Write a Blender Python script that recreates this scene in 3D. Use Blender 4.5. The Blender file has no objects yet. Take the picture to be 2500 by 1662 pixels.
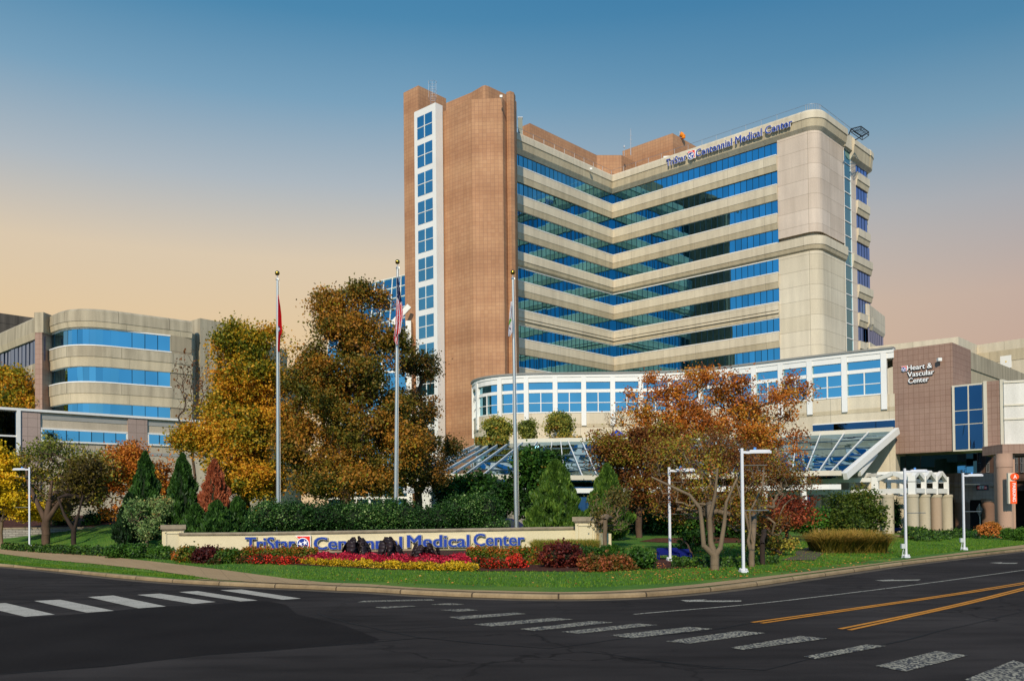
import bpy, math, random
import numpy as np
from mathutils import Matrix, Vector
random.seed(7); rng = np.random.default_rng(11)
sc = bpy.context.scene
col = sc.collection
PI = math.pi
# ------------------------------------------------------------------ camera
F_, CY, PT, RL, CH = 2149.36, 1212.31, math.radians(.9258), math.radians(.5517), 2.5
cam = bpy.data.objects.new('camera', bpy.data.cameras.new('camera')); col.objects.link(cam)
cam.data.sensor_width = 36; cam.data.lens = 36*F_/2500
cam.data.shift_y = (CY-831)/2500; cam.data.clip_end = 6000; cam.data.clip_start = .1
fw = Vector((0, math.cos(PT), math.sin(PT))); up0 = Vector((0, -math.sin(PT), math.cos(PT)))
rt = Vector((1,0,0))*math.cos(RL) - up0*math.sin(RL); up = Vector((1,0,0))*math.sin(RL) + up0*math.cos(RL)
M = Matrix((rt, up, -fw)).transposed().to_4x4(); M.translation = (0,0,CH); cam.matrix_world = M
sc.camera = cam
# ------------------------------------------------------------------ light
SUN_AZ, SUN_EL = math.radians(189), math.radians(32)      # compass style: 180 = behind the camera
sd = Vector((math.sin(SUN_AZ)*math.cos(SUN_EL), math.cos(SUN_AZ)*math.cos(SUN_EL), math.sin(SUN_EL)))
sun = bpy.data.objects.new('sun', bpy.data.lights.new('sun', 'SUN')); col.objects.link(sun)
sun.data.energy = 4.2; sun.data.angle = math.radians(1.0); sun.data.color = (1, .89, .72)
sun.rotation_euler = (-sd).to_track_quat('-Z', 'Y').to_euler()
def lin(h):
    h = h.lstrip('#'); o = []
    for i in (0, 2, 4):
        c = int(h[i:i+2], 16)/255; o.append(c/12.92 if c <= .04045 else ((c+.055)/1.055)**2.4)
    return (*o, 1)
w = bpy.data.worlds.new('World'); sc.world = w; w.use_nodes = True
nt = w.node_tree; nt.nodes.clear(); N = nt.nodes.new; L = nt.links.new
out = N('ShaderNodeOutputWorld'); mixs = N('ShaderNodeMixShader'); b1 = N('ShaderNodeBackground'); b2 = N('ShaderNodeBackground')
sky = N('ShaderNodeTexSky'); sky.sky_type = 'NISHITA'; sky.sun_disc = False; sky.sun_elevation = SUN_EL; sky.sun_rotation = SUN_AZ
L(sky.outputs[0], b1.inputs[0]); b1.inputs[1].default_value = .09
tc = N('ShaderNodeTexCoord'); sp = N('ShaderNodeSeparateXYZ'); L(tc.outputs['Generated'], sp.inputs[0])
def ramp(stops):
    r = N('ShaderNodeValToRGB'); e = r.color_ramp.elements
    e[0].position, e[0].color = stops[0][0], lin(stops[0][1]); e[1].position, e[1].color = stops[-1][0], lin(stops[-1][1])
    for p, c in stops[1:-1]:
        k = e.new(p); k.color = lin(c)
    L(sp.outputs[2], r.inputs[0]); return r
# evening sky: warm to the west (left of the view), dusty pink to the right, clear blue behind the viewer
rl = ramp([(0,'#E4C093'),(.19,'#EACA9A'),(.27,'#E2CDAE'),(.345,'#B3BCC2'),(.42,'#7BA4BF'),(.49,'#4A89B0'),(.56,'#3079A8'),(1,'#2B6AA0')])
rr_ = ramp([(0,'#C39A78'),(.14,'#C9A68E'),(.21,'#C8AE9C'),(.30,'#A9ACB1'),(.37,'#779EB6'),(.44,'#4985AA'),(.52,'#2F73A2'),(1,'#2A6499')])
rb = ramp([(0,'#9CC3DC'),(.12,'#7DB6E0'),(.3,'#5BA3DC'),(.6,'#3C86C8'),(1,'#2B6AA0')])
mr = N('ShaderNodeMapRange'); mr.inputs[1].default_value = -.1; mr.inputs[2].default_value = .5; L(sp.outputs[0], mr.inputs[0])
m1 = N('ShaderNodeMix'); m1.data_type = 'RGBA'; L(mr.outputs[0], m1.inputs[0]); L(rl.outputs[0], m1.inputs[6]); L(rr_.outputs[0], m1.inputs[7])
mb = N('ShaderNodeMapRange'); mb.inputs[1].default_value = .35; mb.inputs[2].default_value = -.25; L(sp.outputs[1], mb.inputs[0])
m2 = N('ShaderNodeMix'); m2.data_type = 'RGBA'; L(mb.outputs[0], m2.inputs[0]); mk = N('ShaderNodeMix'); mk.data_type = 'RGBA'; mk.blend_type = 'MULTIPLY'; mk.inputs[0].default_value = 1; mk.inputs[7].default_value = (1.4, 1.4, 1.4, 1); L(rb.outputs[0], mk.inputs[6])
L(m1.outputs[2], m2.inputs[6]); L(mk.outputs[2], m2.inputs[7])
L(m2.outputs[2], b2.inputs[0]); b2.inputs[1].default_value = 1.0
mixs.inputs[0].default_value = .9; L(b1.outputs[0], mixs.inputs[1]); L(b2.outputs[0], mixs.inputs[2]); L(mixs.outputs[0], out.inputs[0])
vs = sc.view_settings; vs.view_transform = 'Standard'; vs.look = 'None'; vs.gamma = 1; vs.exposure = 0
sc.cycles.max_bounces = 6; sc.cycles.transparent_max_bounces = 8
# ------------------------------------------------------------------ measured rays
def ray(u, v):
    a = (u-1250)/F_; b = (CY-v)/F_
    x = a*math.cos(RL)+b*math.sin(RL); q = -a*math.sin(RL)+b*math.cos(RL)
    return (x, math.cos(PT)-q*math.sin(PT), math.sin(PT)+q*math.cos(PT))
def at(u, v, Y): d = ray(u, v); t = Y/d[1]; return Vector((d[0]*t, Y, CH+d[2]*t))
def onz(u, v, z): d = ray(u, v); t = (z-CH)/d[2]; return Vector((d[0]*t, d[1]*t, z))
KX = [-60,-40,-25.25,-18.16,-12.16,-6.61,-4.53,-.03,2.27,5.43,9.93,16.69,28.39,42,60,90]
KY = [74,56,43.42,37.15,31.83,28.9,27.66,25.28,24.71,26.1,30.63,37.87,48.91,62,80,110]
def yE(x): return np.interp(x, KX, KY)
def H(x, y):
    d = np.maximum(0, y-yE(x)-2)
    s = np.interp(x, [-5,10,25,38,44], [.03,.03,.005,-.003,-.034])
    z = .15+np.clip(s*np.minimum(d, 40), -.7, 1.3)
    m = np.clip((-16-x)/7, 0, 1); z = z+m*np.clip(.1*np.maximum(0, d-6), 0, 1.1)
    return z
def gt(u, v):
    d = ray(u, v); t = 20.
    lo, hi = 10., 200.
    for _ in range(400):
        if CH+d[2]*lo < H(d[0]*lo, d[1]*lo): break
        lo += .5
    return Vector((d[0]*lo, d[1]*lo, float(H(d[0]*lo, d[1]*lo))))
# ------------------------------------------------------------------ mesh builder
class MB:
    def __init__(s): s.v = []; s.f = []; s.uv = []; s.m = []
    def face(s, pts, uv=None, m=0):
        i = len(s.v); s.v += [tuple(p) for p in pts]; s.f.append(tuple(range(i, i+len(pts))))
        s.uv.append(uv or [(0,0)]*len(pts)); s.m.append(m)
    def box(s, o, ax, ay, az, m=0):           # origin corner and three edge vectors
        o, ax, ay, az = map(Vector, (o, ax, ay, az))
        P = [o, o+ax, o+ax+ay, o+ay]; Q = [p+az for p in P]
        lx, ly, lz = ax.length, ay.length, az.length
        s.face(P[::-1], [(0,0),(0,ly),(lx,ly),(lx,0)], m); s.face(Q, [(0,0),(lx,0),(lx,ly),(0,ly)], m)
        for k in range(4):
            j = (k+1) % 4; l = (P[j]-P[k]).length
            s.face([P[k], P[j], Q[j], Q[k]], [(0,0),(l,0),(l,lz),(0,lz)], m)
    def cbox(s, c, sx, sy, sz, rot=0, m=0):
        ca, sa = math.cos(rot), math.sin(rot); ax = Vector((ca,sa,0))*sx; ay = Vector((-sa,ca,0))*sy; az = Vector((0,0,sz))
        s.box(Vector(c)-ax/2-ay/2-az/2, ax, ay, az, m)
    def beam(s, a, b, wd, ht, m=0):            # rectangular bar
        a, b = Vector(a), Vector(b); d = (b-a); side = d.cross(Vector((0,0,1)))
        if side.length < 1e-4: side = Vector((1,0,0))
        side = side.normalized()*wd; u_ = side.cross(d).normalized()*ht
        s.box(a-side/2-u_/2, side, u_, d, m)
    def tube(s, a, b, r0, r1=None, n=8, m=0, cap=True):
        a, b = Vector(a), Vector(b); r1 = r0 if r1 is None else r1; d = (b-a).normalized()
        x = d.orthogonal().normalized(); y = d.cross(x)
        A = [a+(x*math.cos(2*PI*k/n)+y*math.sin(2*PI*k/n))*r0 for k in range(n)]
        B = [b+(x*math.cos(2*PI*k/n)+y*math.sin(2*PI*k/n))*r1 for k in range(n)]
        i = len(s.v); s.v += [tuple(p) for p in A+B]
        for k in range(n):
            j = (k+1) % n; s.f.append((i+k, i+j, i+n+j, i+n+k)); s.uv.append([(k/n,0),((k+1)/n,0),((k+1)/n,1),(k/n,1)]); s.m.append(m)
        if cap: s.face(A[::-1], None, m); s.face(B, None, m)
    def lathe(s, c, prof, n=24, m=0, a0=0, a1=2*PI):
        c = Vector(c); i = len(s.v); k = len(prof)
        for q in range(n+1):
            a = a0+(a1-a0)*q/n
            for r, z in prof: s.v.append((c.x+r*math.cos(a), c.y+r*math.sin(a), c.z+z))
        for q in range(n):
            for j in range(k-1):
                p = i+q*k+j; s.f.append((p, p+k, p+k+1, p+1)); s.m.append(m)
                r = max(prof[j][0], .01); z0, z1 = prof[j][1], prof[j+1][1]; u0, u1 = r*(a0+(a1-a0)*q/n), r*(a0+(a1-a0)*(q+1)/n)
                s.uv.append([(u0,z0),(u1,z0),(u1,z1),(u0,z1)])
    def prism(s, poly, z0, z1, m=0, top=True, mt=None):
        n = len(poly); u = 0
        for k in range(n):
            a, b = poly[k], poly[(k+1) % n]; l = math.hypot(b[0]-a[0], b[1]-a[1])
            s.face([(a[0],a[1],z0),(b[0],b[1],z0),(b[0],b[1],z1),(a[0],a[1],z1)], [(u,z0),(u+l,z0),(u+l,z1),(u,z1)], m); u += l
        if top:
            s.face([(p[0],p[1],z1) for p in poly], [(p[0],p[1]) for p in poly], m if mt is None else mt)
            s.face([(p[0],p[1],z0) for p in poly[::-1]], [(p[0],p[1]) for p in poly[::-1]], m if mt is None else mt)
    def sweep(s, path, prof, m=0, closed=True, mats=None):   # profile of (outward offset, z)
        P = [Vector((p[0], p[1])) for p in path]; n = len(P); off = []
        for k in range(n):
            d0 = (P[k]-P[k-1]).normalized() if k else None; d1 = (P[k+1]-P[k]).normalized() if k < n-1 else None
            d0 = d0 or d1; d1 = d1 or d0
            n0 = Vector((d0.y,-d0.x)); n1 = Vector((d1.y,-d1.x)); b = (n0+n1).normalized(); off.append(b/max(.3, b.dot(n0)))
        us = [0]
        for k in range(1, n): us.append(us[-1]+(P[k]-P[k-1]).length)
        pr = list(prof)+([prof[0]] if closed else [])
        for k in range(n-1):
            for j in range(len(pr)-1):
                (o0,z0),(o1,z1) = pr[j], pr[j+1]
                q = [P[k]+off[k]*o0, P[k]+off[k]*o1, P[k+1]+off[k+1]*o1, P[k+1]+off[k+1]*o0]
                s.face([(*q[0],z0),(*q[1],z1),(*q[2],z1),(*q[3],z0)], [(us[k],z0),(us[k],z1),(us[k+1],z1),(us[k+1],z0)], mats[j] if mats else m)
        if closed:
            for k in (0, n-1):
                s.face([(*(P[k]+off[k]*o), z) for o, z in prof], [(o, z) for o, z in prof], m)
    def build(s, name, mat, parent=None, smooth=False):
        me = bpy.data.meshes.new(name)
        if parent is not None and parent.get('_o'):
            ox, oy, oz = parent['_o']; V = [(a-ox, b-oy, c-oz) for a, b, c in s.v]
        else: V = s.v
        me.from_pydata(V, [], s.f); ul = me.uv_layers.new(name='UVMap')
        ul.data.foreach_set('uv', [c for f in s.uv for p in f for c in p])
        for q in (mat if isinstance(mat, (list, tuple)) else [mat]): me.materials.append(q)
        me.polygons.foreach_set('material_index', s.m)
        if smooth: me.polygons.foreach_set('use_smooth', [True]*len(s.f))
        me.update(); o = bpy.data.objects.new(name, me); col.objects.link(o)
        if parent is not None: o.parent = parent; o['_o'] = tuple(parent.get('_o') or (0,0,0))
        return o
def tag(o, label=None, cat=None, group=None, kind=None):
    for k, v in (('label',label),('category',cat),('group',group),('kind',kind)):
        if v: o[k] = v
    return o
def thing(name, loc, label, cat, group=None):
    o = bpy.data.objects.new(name, None); col.objects.link(o); o.location = loc; o['_o'] = tuple(loc); o.empty_display_size = .3
    return tag(o, label, cat, group)
def copy_tree(o, parent=None):
    c = o.copy(); col.objects.link(c); c.parent = parent
    for ch in list(o.children): copy_tree(ch, c)
    return c
def npmesh(name, V, Fq, mat, parent=None, tint=None):
    me = bpy.data.meshes.new(name); V = np.asarray(V, np.float32)
    if parent is not None and parent.get('_o'): V = V-np.array(list(parent['_o']), np.float32)
    Fq = np.asarray(Fq, np.int32); n, k = Fq.shape
    me.vertices.add(len(V)); me.vertices.foreach_set('co', V.ravel())
    me.loops.add(n*k); me.loops.foreach_set('vertex_index', Fq.ravel())
    me.polygons.add(n); me.polygons.foreach_set('loop_start', np.arange(0, n*k, k, dtype=np.int32)); me.polygons.foreach_set('loop_total', np.full(n, k, np.int32))
    if tint is not None:
        a = me.attributes.new('tint', 'FLOAT', 'FACE'); a.data.foreach_set('value', np.asarray(tint, np.float32))
    me.materials.append(mat); me.update(calc_edges=True); o = bpy.data.objects.new(name, me); col.objects.link(o)
    if parent is not None: o.parent = parent; o['_o'] = tuple(parent.get('_o') or (0,0,0))
    return o
# ------------------------------------------------------------------ materials
def mat(name, c=(.5,.5,.5), rough=.7, metal=0, spec=.3):
    m = bpy.data.materials.new(name); m.use_nodes = True; b = m.node_tree.nodes['Principled BSDF']
    c = lin(c) if isinstance(c, str) else (*c[:3], 1)
    b.inputs['Base Color'].default_value = c; b.inputs['Roughness'].default_value = rough; b.inputs['Metallic'].default_value = metal
    b.inputs['Specular IOR Level'].default_value = spec
    return m
def nz(m, scale, detail=4, src='Object', vec=None, stretch=None):
    t = m.node_tree; c = t.nodes.new('ShaderNodeTexCoord'); n = t.nodes.new('ShaderNodeTexNoise'); n.inputs['Scale'].default_value = scale; n.inputs['Detail'].default_value = detail
    s = c.outputs[src]
    if stretch:
        mp = t.nodes.new('ShaderNodeMapping'); mp.inputs['Scale'].default_value = stretch; t.links.new(s, mp.inputs[0]); s = mp.outputs[0]
    t.links.new(s, n.inputs['Vector']); return n.outputs['Fac']
def rampn(m, fac, stops):
    t = m.node_tree; r = t.nodes.new('ShaderNodeValToRGB'); e = r.color_ramp.elements
    cc = lambda c: lin(c) if isinstance(c, str) else (*c[:3], 1)
    e[0].position, e[0].color = stops[0][0], cc(stops[0][1]); e[1].position, e[1].color = stops[-1][0], cc(stops[-1][1])
    for p, c in stops[1:-1]: e.new(p).color = cc(c)
    t.links.new(fac, r.inputs[0]); return r.outputs[0]
def mul(m, a, b, fac=1, mode='MULTIPLY'):
    t = m.node_tree; x = t.nodes.new('ShaderNodeMix'); x.data_type = 'RGBA'; x.blend_type = mode
    if isinstance(fac, float) or isinstance(fac, int): x.inputs[0].default_value = fac
    else: t.links.new(fac, x.inputs[0])
    for s, i in ((a,6),(b,7)):
        if isinstance(s, tuple): x.inputs[i].default_value = s
        else: t.links.new(s, x.inputs[i])
    return x.outputs[2]
def setc(m, s): m.node_tree.links.new(s, m.node_tree.nodes['Principled BSDF'].inputs['Base Color'])
def bump(m, h, strength=.3, dist=.02):
    t = m.node_tree; b = t.nodes.new('ShaderNodeBump'); b.inputs['Strength'].default_value = strength; b.inputs['Distance'].default_value = dist
    t.links.new(h, b.inputs['Height']); t.links.new(b.outputs[0], t.nodes['Principled BSDF'].inputs['Normal'])
def noisy(name, c, amt=.25, scale=.6, fine=20, rough=.8, bmp=0, stretch=None, metal=0, fc=.14):
    m = mat(name, c, rough, metal); cl = lin(c) if isinstance(c, str) else (*c[:3],1)
    d = tuple(x*(1-amt) for x in cl[:3])+(1,); l = tuple(min(1, x*(1+amt*.5)) for x in cl[:3])+(1,)
    a = rampn(m, nz(m, scale, 5, stretch=stretch), [(.3,d),(.55,cl),(.75,l)])
    b = rampn(m, nz(m, fine, 3), [(.3,(1-fc,1-fc,1-fc)),(.7,(1+fc*.4,1+fc*.4,1+fc*.4))]); setc(m, mul(m, a, b))
    if bmp: bump(m, nz(m, fine, 3), bmp)
    return m
def grid(name, c, c2, tw, th, mortar, mc, off=0, streak=0, rough=.75, rowtint=0, bmp=.4):
    m = mat(name, c, rough); t = m.node_tree; tcn = t.nodes.new('ShaderNodeTexCoord'); b = t.nodes.new('ShaderNodeTexBrick')
    t.links.new(tcn.outputs['UV'], b.inputs['Vector']); b.offset = off; b.squash = 1
    b.inputs['Color1'].default_value = lin(c); b.inputs['Color2'].default_value = lin(c2); b.inputs['Mortar'].default_value = lin(mc)
    b.inputs['Scale'].default_value = 1; b.inputs['Mortar Size'].default_value = mortar; b.inputs['Brick Width'].default_value = tw; b.inputs['Row Height'].default_value = th
    b.inputs['Mortar Smooth'].default_value = .3
    s = b.outputs['Color']
    g = rampn(m, nz(m, 14, 3), [(.3,(.88,.88,.88)),(.7,(1.07,1.07,1.07))]); s = mul(m, s, g)
    g2 = rampn(m, nz(m, .12, 3), [(.35,(.9,.88,.86)),(.65,(1.05,1.04,1.03))]); s = mul(m, s, g2)
    if streak:
        g = rampn(m, nz(m, 1.0, 5, 'UV', stretch=(1.4,.13,1)), [(.35,(1-streak,1-streak*1.02,1-streak*1.05)),(.62,(1.03,1.03,1.03))]); s = mul(m, s, g)
    if rowtint:
        g = rampn(m, nz(m, 1.0, 2, 'UV', stretch=(.001,.33,1)), [(.38,(.9,.86,.84)),(.5,(1,1,1)),(.62,(1.07,1.1,1.1))]); s = mul(m, s, g, rowtint)
    setc(m, s)
    if bmp: bump(m, b.outputs['Fac'], -bmp, .01)
    return m
def glassm(name, tint, rough=.02, wav=.25, scale=.35):
    m = mat(name, tint, rough, 1); t = m.node_tree
    bump(m, nz(m, scale, 2, stretch=(1,1,.6)), wav, .03)
    g = rampn(m, nz(m, .25, 1), [(.3,tuple(x*.85 for x in tint[:3])),(.7,tint)]); setc(m, g)
    return m
def leafm(name, stops, transl=.3, noise=.35, nscale=1.2, rough=.55):
    m = mat(name, (.1,.2,.05), rough, 0, .25); t = m.node_tree; a = t.nodes.new('ShaderNodeAttribute'); a.attribute_name = 'tint'; a.attribute_type = 'GEOMETRY'
    n = nz(m, nscale, 2); ad = t.nodes.new('ShaderNodeMath'); ad.operation = 'MULTIPLY_ADD'; t.links.new(n, ad.inputs[0]); ad.inputs[1].default_value = noise*2; 
    sb = t.nodes.new('ShaderNodeMath'); sb.operation = 'SUBTRACT'; t.links.new(a.outputs['Fac'], sb.inputs[0]); sb.inputs[1].default_value = noise; t.links.new(sb.outputs[0], ad.inputs[2])
    c = rampn(m, ad.outputs[0], stops); setc(m, c)
    tr = t.nodes.new('ShaderNodeBsdfTranslucent'); mx = t.nodes.new('ShaderNodeMixShader'); mx.inputs[0].default_value = transl
    t.links.new(c, tr.inputs[0]); t.links.new(t.nodes['Principled BSDF'].outputs[0], mx.inputs[1]); t.links.new(tr.outputs[0], mx.inputs[2])
    t.links.new(mx.outputs[0], t.nodes['Material Output'].inputs[0]); return m
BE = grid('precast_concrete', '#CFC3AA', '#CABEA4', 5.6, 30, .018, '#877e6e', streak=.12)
BED = grid('precast_shade_and_stripe', '#BFB193', '#BAAC8E', 5.6, 30, .018, '#7C7363', streak=.16)  # darker copy: shade of sloped band undersides put into colour; also wall stripes
BEW = grid('precast_panels', '#D3C8B0', '#C8BCA2', 4.3, 2.0, .022, '#857a66', streak=.08)
BEP = grid('precast_panels_pink', '#CDBDAB', '#C2B19E', 4.3, 2.0, .022, '#8a7c69', streak=.08)
TILE = grid('brown_tile', '#B48762', '#AC7E5A', .5, .5, .020, '#8E6852', rowtint=1, streak=.06)
TILE2 = grid('brown_tile_low', '#9C8070', '#967A6A', .48, .52, .020, '#7E6150', rowtint=.5, streak=.05)
TILE3 = grid('pink_tile', '#A99488', '#A59084', .8, .8, .022, '#857569')
CONC = grid('grey_precast', '#B2A68C', '#ADA187', 5.2, 30, .03, '#6f6653', streak=.3)
BW = grid('beige_stucco', '#BDAF97', '#B9AB92', 6, 30, .01, '#8D8272', streak=.12)
ROOF = noisy('roof_membrane', '#8a8578')
WHITE = noisy('white_metal', '#DEDBD2', .05, .3, 6, .5, fc=.03)
CREAM = noisy('cream_paint', '#CDC4AE', .08, .3, 8, .6, fc=.04)
MUL = mat('mullion_dark', '#16303F', .4, .3)
def variants(name, t, **k): return [glassm(name, t, **k), glassm(name+'_deep', tuple(x*.86 for x in t), **k), glassm(name+'_pale', tuple(min(1, x*1.1) for x in t), **k)]
BLUE = variants('blue_mirror_glass', (.13,.385,.50), wav=.12)
BLUE2 = variants('blue_mirror_glass_low', (.20,.47,.58), wav=.2)
DKG = glassm('dark_glass', (.05,.11,.19), wav=.3)
LAV = glassm('lavender_glass', (.13,.30,.80), wav=.1)
SKYG = glassm('canopy_glass', (.14,.29,.40), wav=.5, scale=.5)
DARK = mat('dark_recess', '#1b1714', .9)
DBR = grid('garage_brown', '#6E564A', '#685146', 1.8, 1.0, .015, '#3D302A', streak=.15)
COLC = noisy('column_concrete', '#B9AC92', .16, .8, 22, .85, stretch=(1,1,.3))
STUC = noisy('sign_stucco', '#D3C5A0', .07, .7, 30, .85, .1)
CAPS = noisy('stone_cap', '#94866F', .3, 3, 25, .9, .2)
ALU = mat('brushed_aluminium', '#C9C4B8', .32, .85); GOLD = mat('gold_ball', '#B58F3C', .22, 1)
LAMP = mat('white_lamp_paint', '#CFCFD1', .35)
BARK = noisy('bark', '#5A4636', .4, 3, 25, .9, .5, (1,1,.3)); BARK2 = noisy('pale_bark', '#75644E', .35, 2.5, 25, .9, .5, (1,1,.3)); BARKD = noisy('dark_bark', '#382B22', .35, 3, 25, .9, .5, (1,1,.3))
NAVY = mat('navy_letter', '#1F3D93', .35); RED = mat('red_enamel', '#E0301E', .35); WHT = mat('white_letter', '#F1EFEA', .35); ORANGE = mat('orange_enamel', '#F2551B', .45)
NAVYF = mat('navy_letter_face', '#1B3488', .3)
BENCH = mat('blue_bench_paint', '#0C1660', .35)
# ------------------------------------------------------------------ ground, road
def clip(a, b, t): return a+(b-a)*t
asph = mat('asphalt', (.03,.029,.03), .95, 0, .08)
c0 = rampn(asph, nz(asph, .16, 5), [(.3,(.022,.0188,.0172)),(.5,(.031,.0268,.0248)),(.7,(.046,.040,.037))])
c1 = rampn(asph, nz(asph, 55, 2), [(.3,(.6,.6,.6)),(.62,(1.15,1.12,1.1)),(.78,(2.2,2.1,2.0))])
c2_ = rampn(asph, nz(asph, 1.1, 6, stretch=(.35,1.5,1)), [(.33,(.72,.72,.72)),(.5,(1,1,1)),(.68,(1.18,1.17,1.16))])
t_ = asph.node_tree; vo = t_.nodes.new('ShaderNodeTexVoronoi'); vo.feature = 'DISTANCE_TO_EDGE'; vo.inputs['Scale'].default_value = .33
tcx = t_.nodes.new('ShaderNodeTexCoord'); nzx = t_.nodes.new('ShaderNodeTexNoise'); nzx.inputs['Scale'].default_value = 1.6; nzx.inputs['Detail'].default_value = 6; t_.links.new(tcx.outputs['Object'], nzx.inputs['Vector'])
mxv = t_.nodes.new('ShaderNodeMix'); mxv.data_type = 'RGBA'; mxv.blend_type = 'LINEAR_LIGHT'; mxv.inputs[0].default_value = .5; t_.links.new(tcx.outputs['Object'], mxv.inputs[6]); t_.links.new(nzx.outputs['Color'], mxv.inputs[7]); t_.links.new(mxv.outputs[2], vo.inputs['Vector'])
crk = rampn(asph, vo.outputs['Distance'], [(0,(.35,.35,.35)),(.008,(.45,.45,.45)),(.016,(1,1,1))])
msk = rampn(asph, nz(asph, .11, 3), [(.45,(0,0,0)),(.6,(1,1,1))])
base_ = mul(asph, mul(asph, c0, c1), c2_); setc(asph, mul(asph, base_, crk, msk)); bump(asph, nz(asph, 60, 3), .5, .01)
asph2 = mat('asphalt_patch', (.014,.0135,.014), .95, 0, .06); cc = rampn(asph2, nz(asph2, .5, 4), [(.3,(.0125,.0105,.010)),(.7,(.018,.0155,.0145))]); setc(asph2, mul(asph2, cc, rampn(asph2, nz(asph2, 60, 2), [(.3,(.6,.6,.6)),(.7,(1.5,1.5,1.5))]))); bump(asph2, nz(asph2, 60, 3), .4, .01)
seam = mat('tar_seam', (.005,.005,.005), .9)
m_ = MB(); m_.face([(-900,-400,0),(900,-400,0),(900,1500,0),(-900,1500,0)]); 
gm = noisy('far_ground', '#6f6a55', .3, .05, 2, .9)
m_.v = [(x, y, -.9) for x, y, z in m_.v]; tag(m_.build('ground', gm), kind='structure')
m_ = MB(); xs = [-140,-60]+[k for k in KX[1:]]; ys = [KY[0]+60]+[k for k in KY]
px = [-140]+KX; py = [140]+KY
poly = [(-140,-60,0),(120,-60,0)]+[(x, y+.05, 0) for x, y in list(zip(px, py))[::-1]]
m_.face(poly); tag(m_.build('road', asph), kind='structure')
# lawn terrain grid
lawnm = mat('lawn', (.05,.13,.02), .9)
g0 = rampn(lawnm, nz(lawnm, .35, 4), [(.3,(.045,.12,.010)),(.5,(.070,.165,.012)),(.72,(.15,.22,.025))])
g1 = rampn(lawnm, nz(lawnm, 28, 3), [(.3,(.55,.6,.5)),(.7,(1.3,1.3,1.2))]); setc(lawnm, mul(lawnm, g0, g1)); bump(lawnm, nz(lawnm, 30, 3), .9, .04)
nx, ny = 150, 90; X = np.linspace(-100, 90, nx); V = []
for j in range(ny):
    t = (j/(ny-1))**1.6
    for x in X:
        y = yE(x)+.12+t*150; V.append((x, y, float(H(x, y))-(.0 if j else 0)))
Fq = [(j*nx+i, j*nx+i+1, (j+1)*nx+i+1, (j+1)*nx+i) for j in range(ny-1) for i in range(nx-1)]
tag(npmesh('lawn', V, Fq, lawnm), kind='structure')
# kerb and pavement
kerbm = grid('kerb_concrete', '#A08A68', '#8E7858', 2.6, 30, .03, '#4A3D2C', rough=.9, streak=.25); walkm = grid('pavement_concrete', '#A98D66', '#A2865F', 1.5, 3, .012, '#5d4a34', rough=.9, bmp=.2)
kerb_px = [(-120,1374),(0,1383),(100,1391),(200,1402),(300,1413),(430,1424),(560,1431),(700,1437),(760,1439),(830,1443),(900,1445),(1000,1452),(1120,1458),(1250,1462),(1350,1464),(1450,1463),(1570,1459),(1700,1449),(1830,1434),(1950,1416),(2080,1398),(2200,1380),(2320,1366),(2400,1356),(2500,1345),(2620,1332)]
kp = [onz(u, v, 0) for u, v in kerb_px]; kpath = [(p.x, p.y) for p in kp]
def smooth(P, n=2):
    P = [Vector(p) for p in P]
    for _ in range(n):
        Q = [P[0]]
        for a, b in zip(P[:-1], P[1:]): Q += [a*.75+b*.25, a*.25+b*.75]
        Q.append(P[-1]); P = Q
    return [(p.x, p.y) for p in P]
kpath = smooth(kpath)
m_ = MB(); m_.sweep(kpath, [(0,-.02),(0,.10),(-.04,.145),(-.22,.15),(-.22,-.02)]); tag(m_.build('kerb', kerbm), kind='structure')
m_ = MB(); m_.sweep(kpath, [(.02,.003),(.38,.003)], closed=False); tag(m_.build('gutter', noisy('gutter_concrete', '#5f5342', .4, 1.5, 22, .9)), kind='structure')
# pavement outer edge (inner lawn side), measured
wpx = [(-120,1322),(0,1338),(150,1352),(300,1368),(390,1377),(480,1387),(600,1400),(700,1411),(800,1421),(895,1424),(1000,1432),(1120,1438),(1250,1441),(1350,1444),(1450,1443),(1570,1437),(1700,1425),(1850,1408),(2000,1391),(2150,1373),(2300,1354),(2400,1341),(2500,1329),(2620,1316)]
wi = [onz(u, v, .17) for u, v in wpx]
def strip(A, B, name, m, dz, nseg=110, kind='structure', follow=True):
    def res(P):
        P = [Vector((p[0], p[1])) for p in P]; L_ = [0]
        for a, b in zip(P[:-1], P[1:]): L_.append(L_[-1]+(b-a).length)
        o = []
        for k in range(nseg+1):
            s_ = L_[-1]*k/nseg; j = min(len(P)-2, max(0, int(np.searchsorted(L_, s_))-1)); t = (s_-L_[j])/max(1e-6, L_[j+1]-L_[j]); o.append(P[j].lerp(P[j+1], t))
        return o, L_[-1]
    a, la = res(A); b, lb = res(B); q = MB()
    zz = lambda p: (float(H(p.x, p.y)) if follow else 0)+dz
    for k in range(nseg):
        wd = (a[k]-b[k]).length
        for i in range(3):
            t0, t1 = i/3, (i+1)/3; p = [a[k].lerp(b[k], t0), a[k+1].lerp(b[k+1], t0), a[k+1].lerp(b[k+1], t1), a[k].lerp(b[k], t1)]
            q.face([(p_.x, p_.y, zz(p_)) for p_ in p], [(la*k/nseg, wd*t0),(la*(k+1)/nseg, wd*t0),(la*(k+1)/nseg, wd*t1),(la*k/nseg, wd*t1)])
    return tag(q.build(name, m), kind=kind)
def behind(P, d):
    o = []
    for k, p in enumerate(P):
        a = Vector(P[max(0,k-1)][:2]); b = Vector(P[min(len(P)-1,k+1)][:2]); t = (b-a).normalized(); o.append(Vector((p[0], p[1]))+Vector((-t.y, t.x))*d)
    return [(p.x, p.y) for p in o]
near = smooth([(p.x, p.y) for p in [onz(u, v, .15) for u, v in [(740,1426)]+[k for k in kerb_px if k[0] > 700]]],1)
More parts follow.
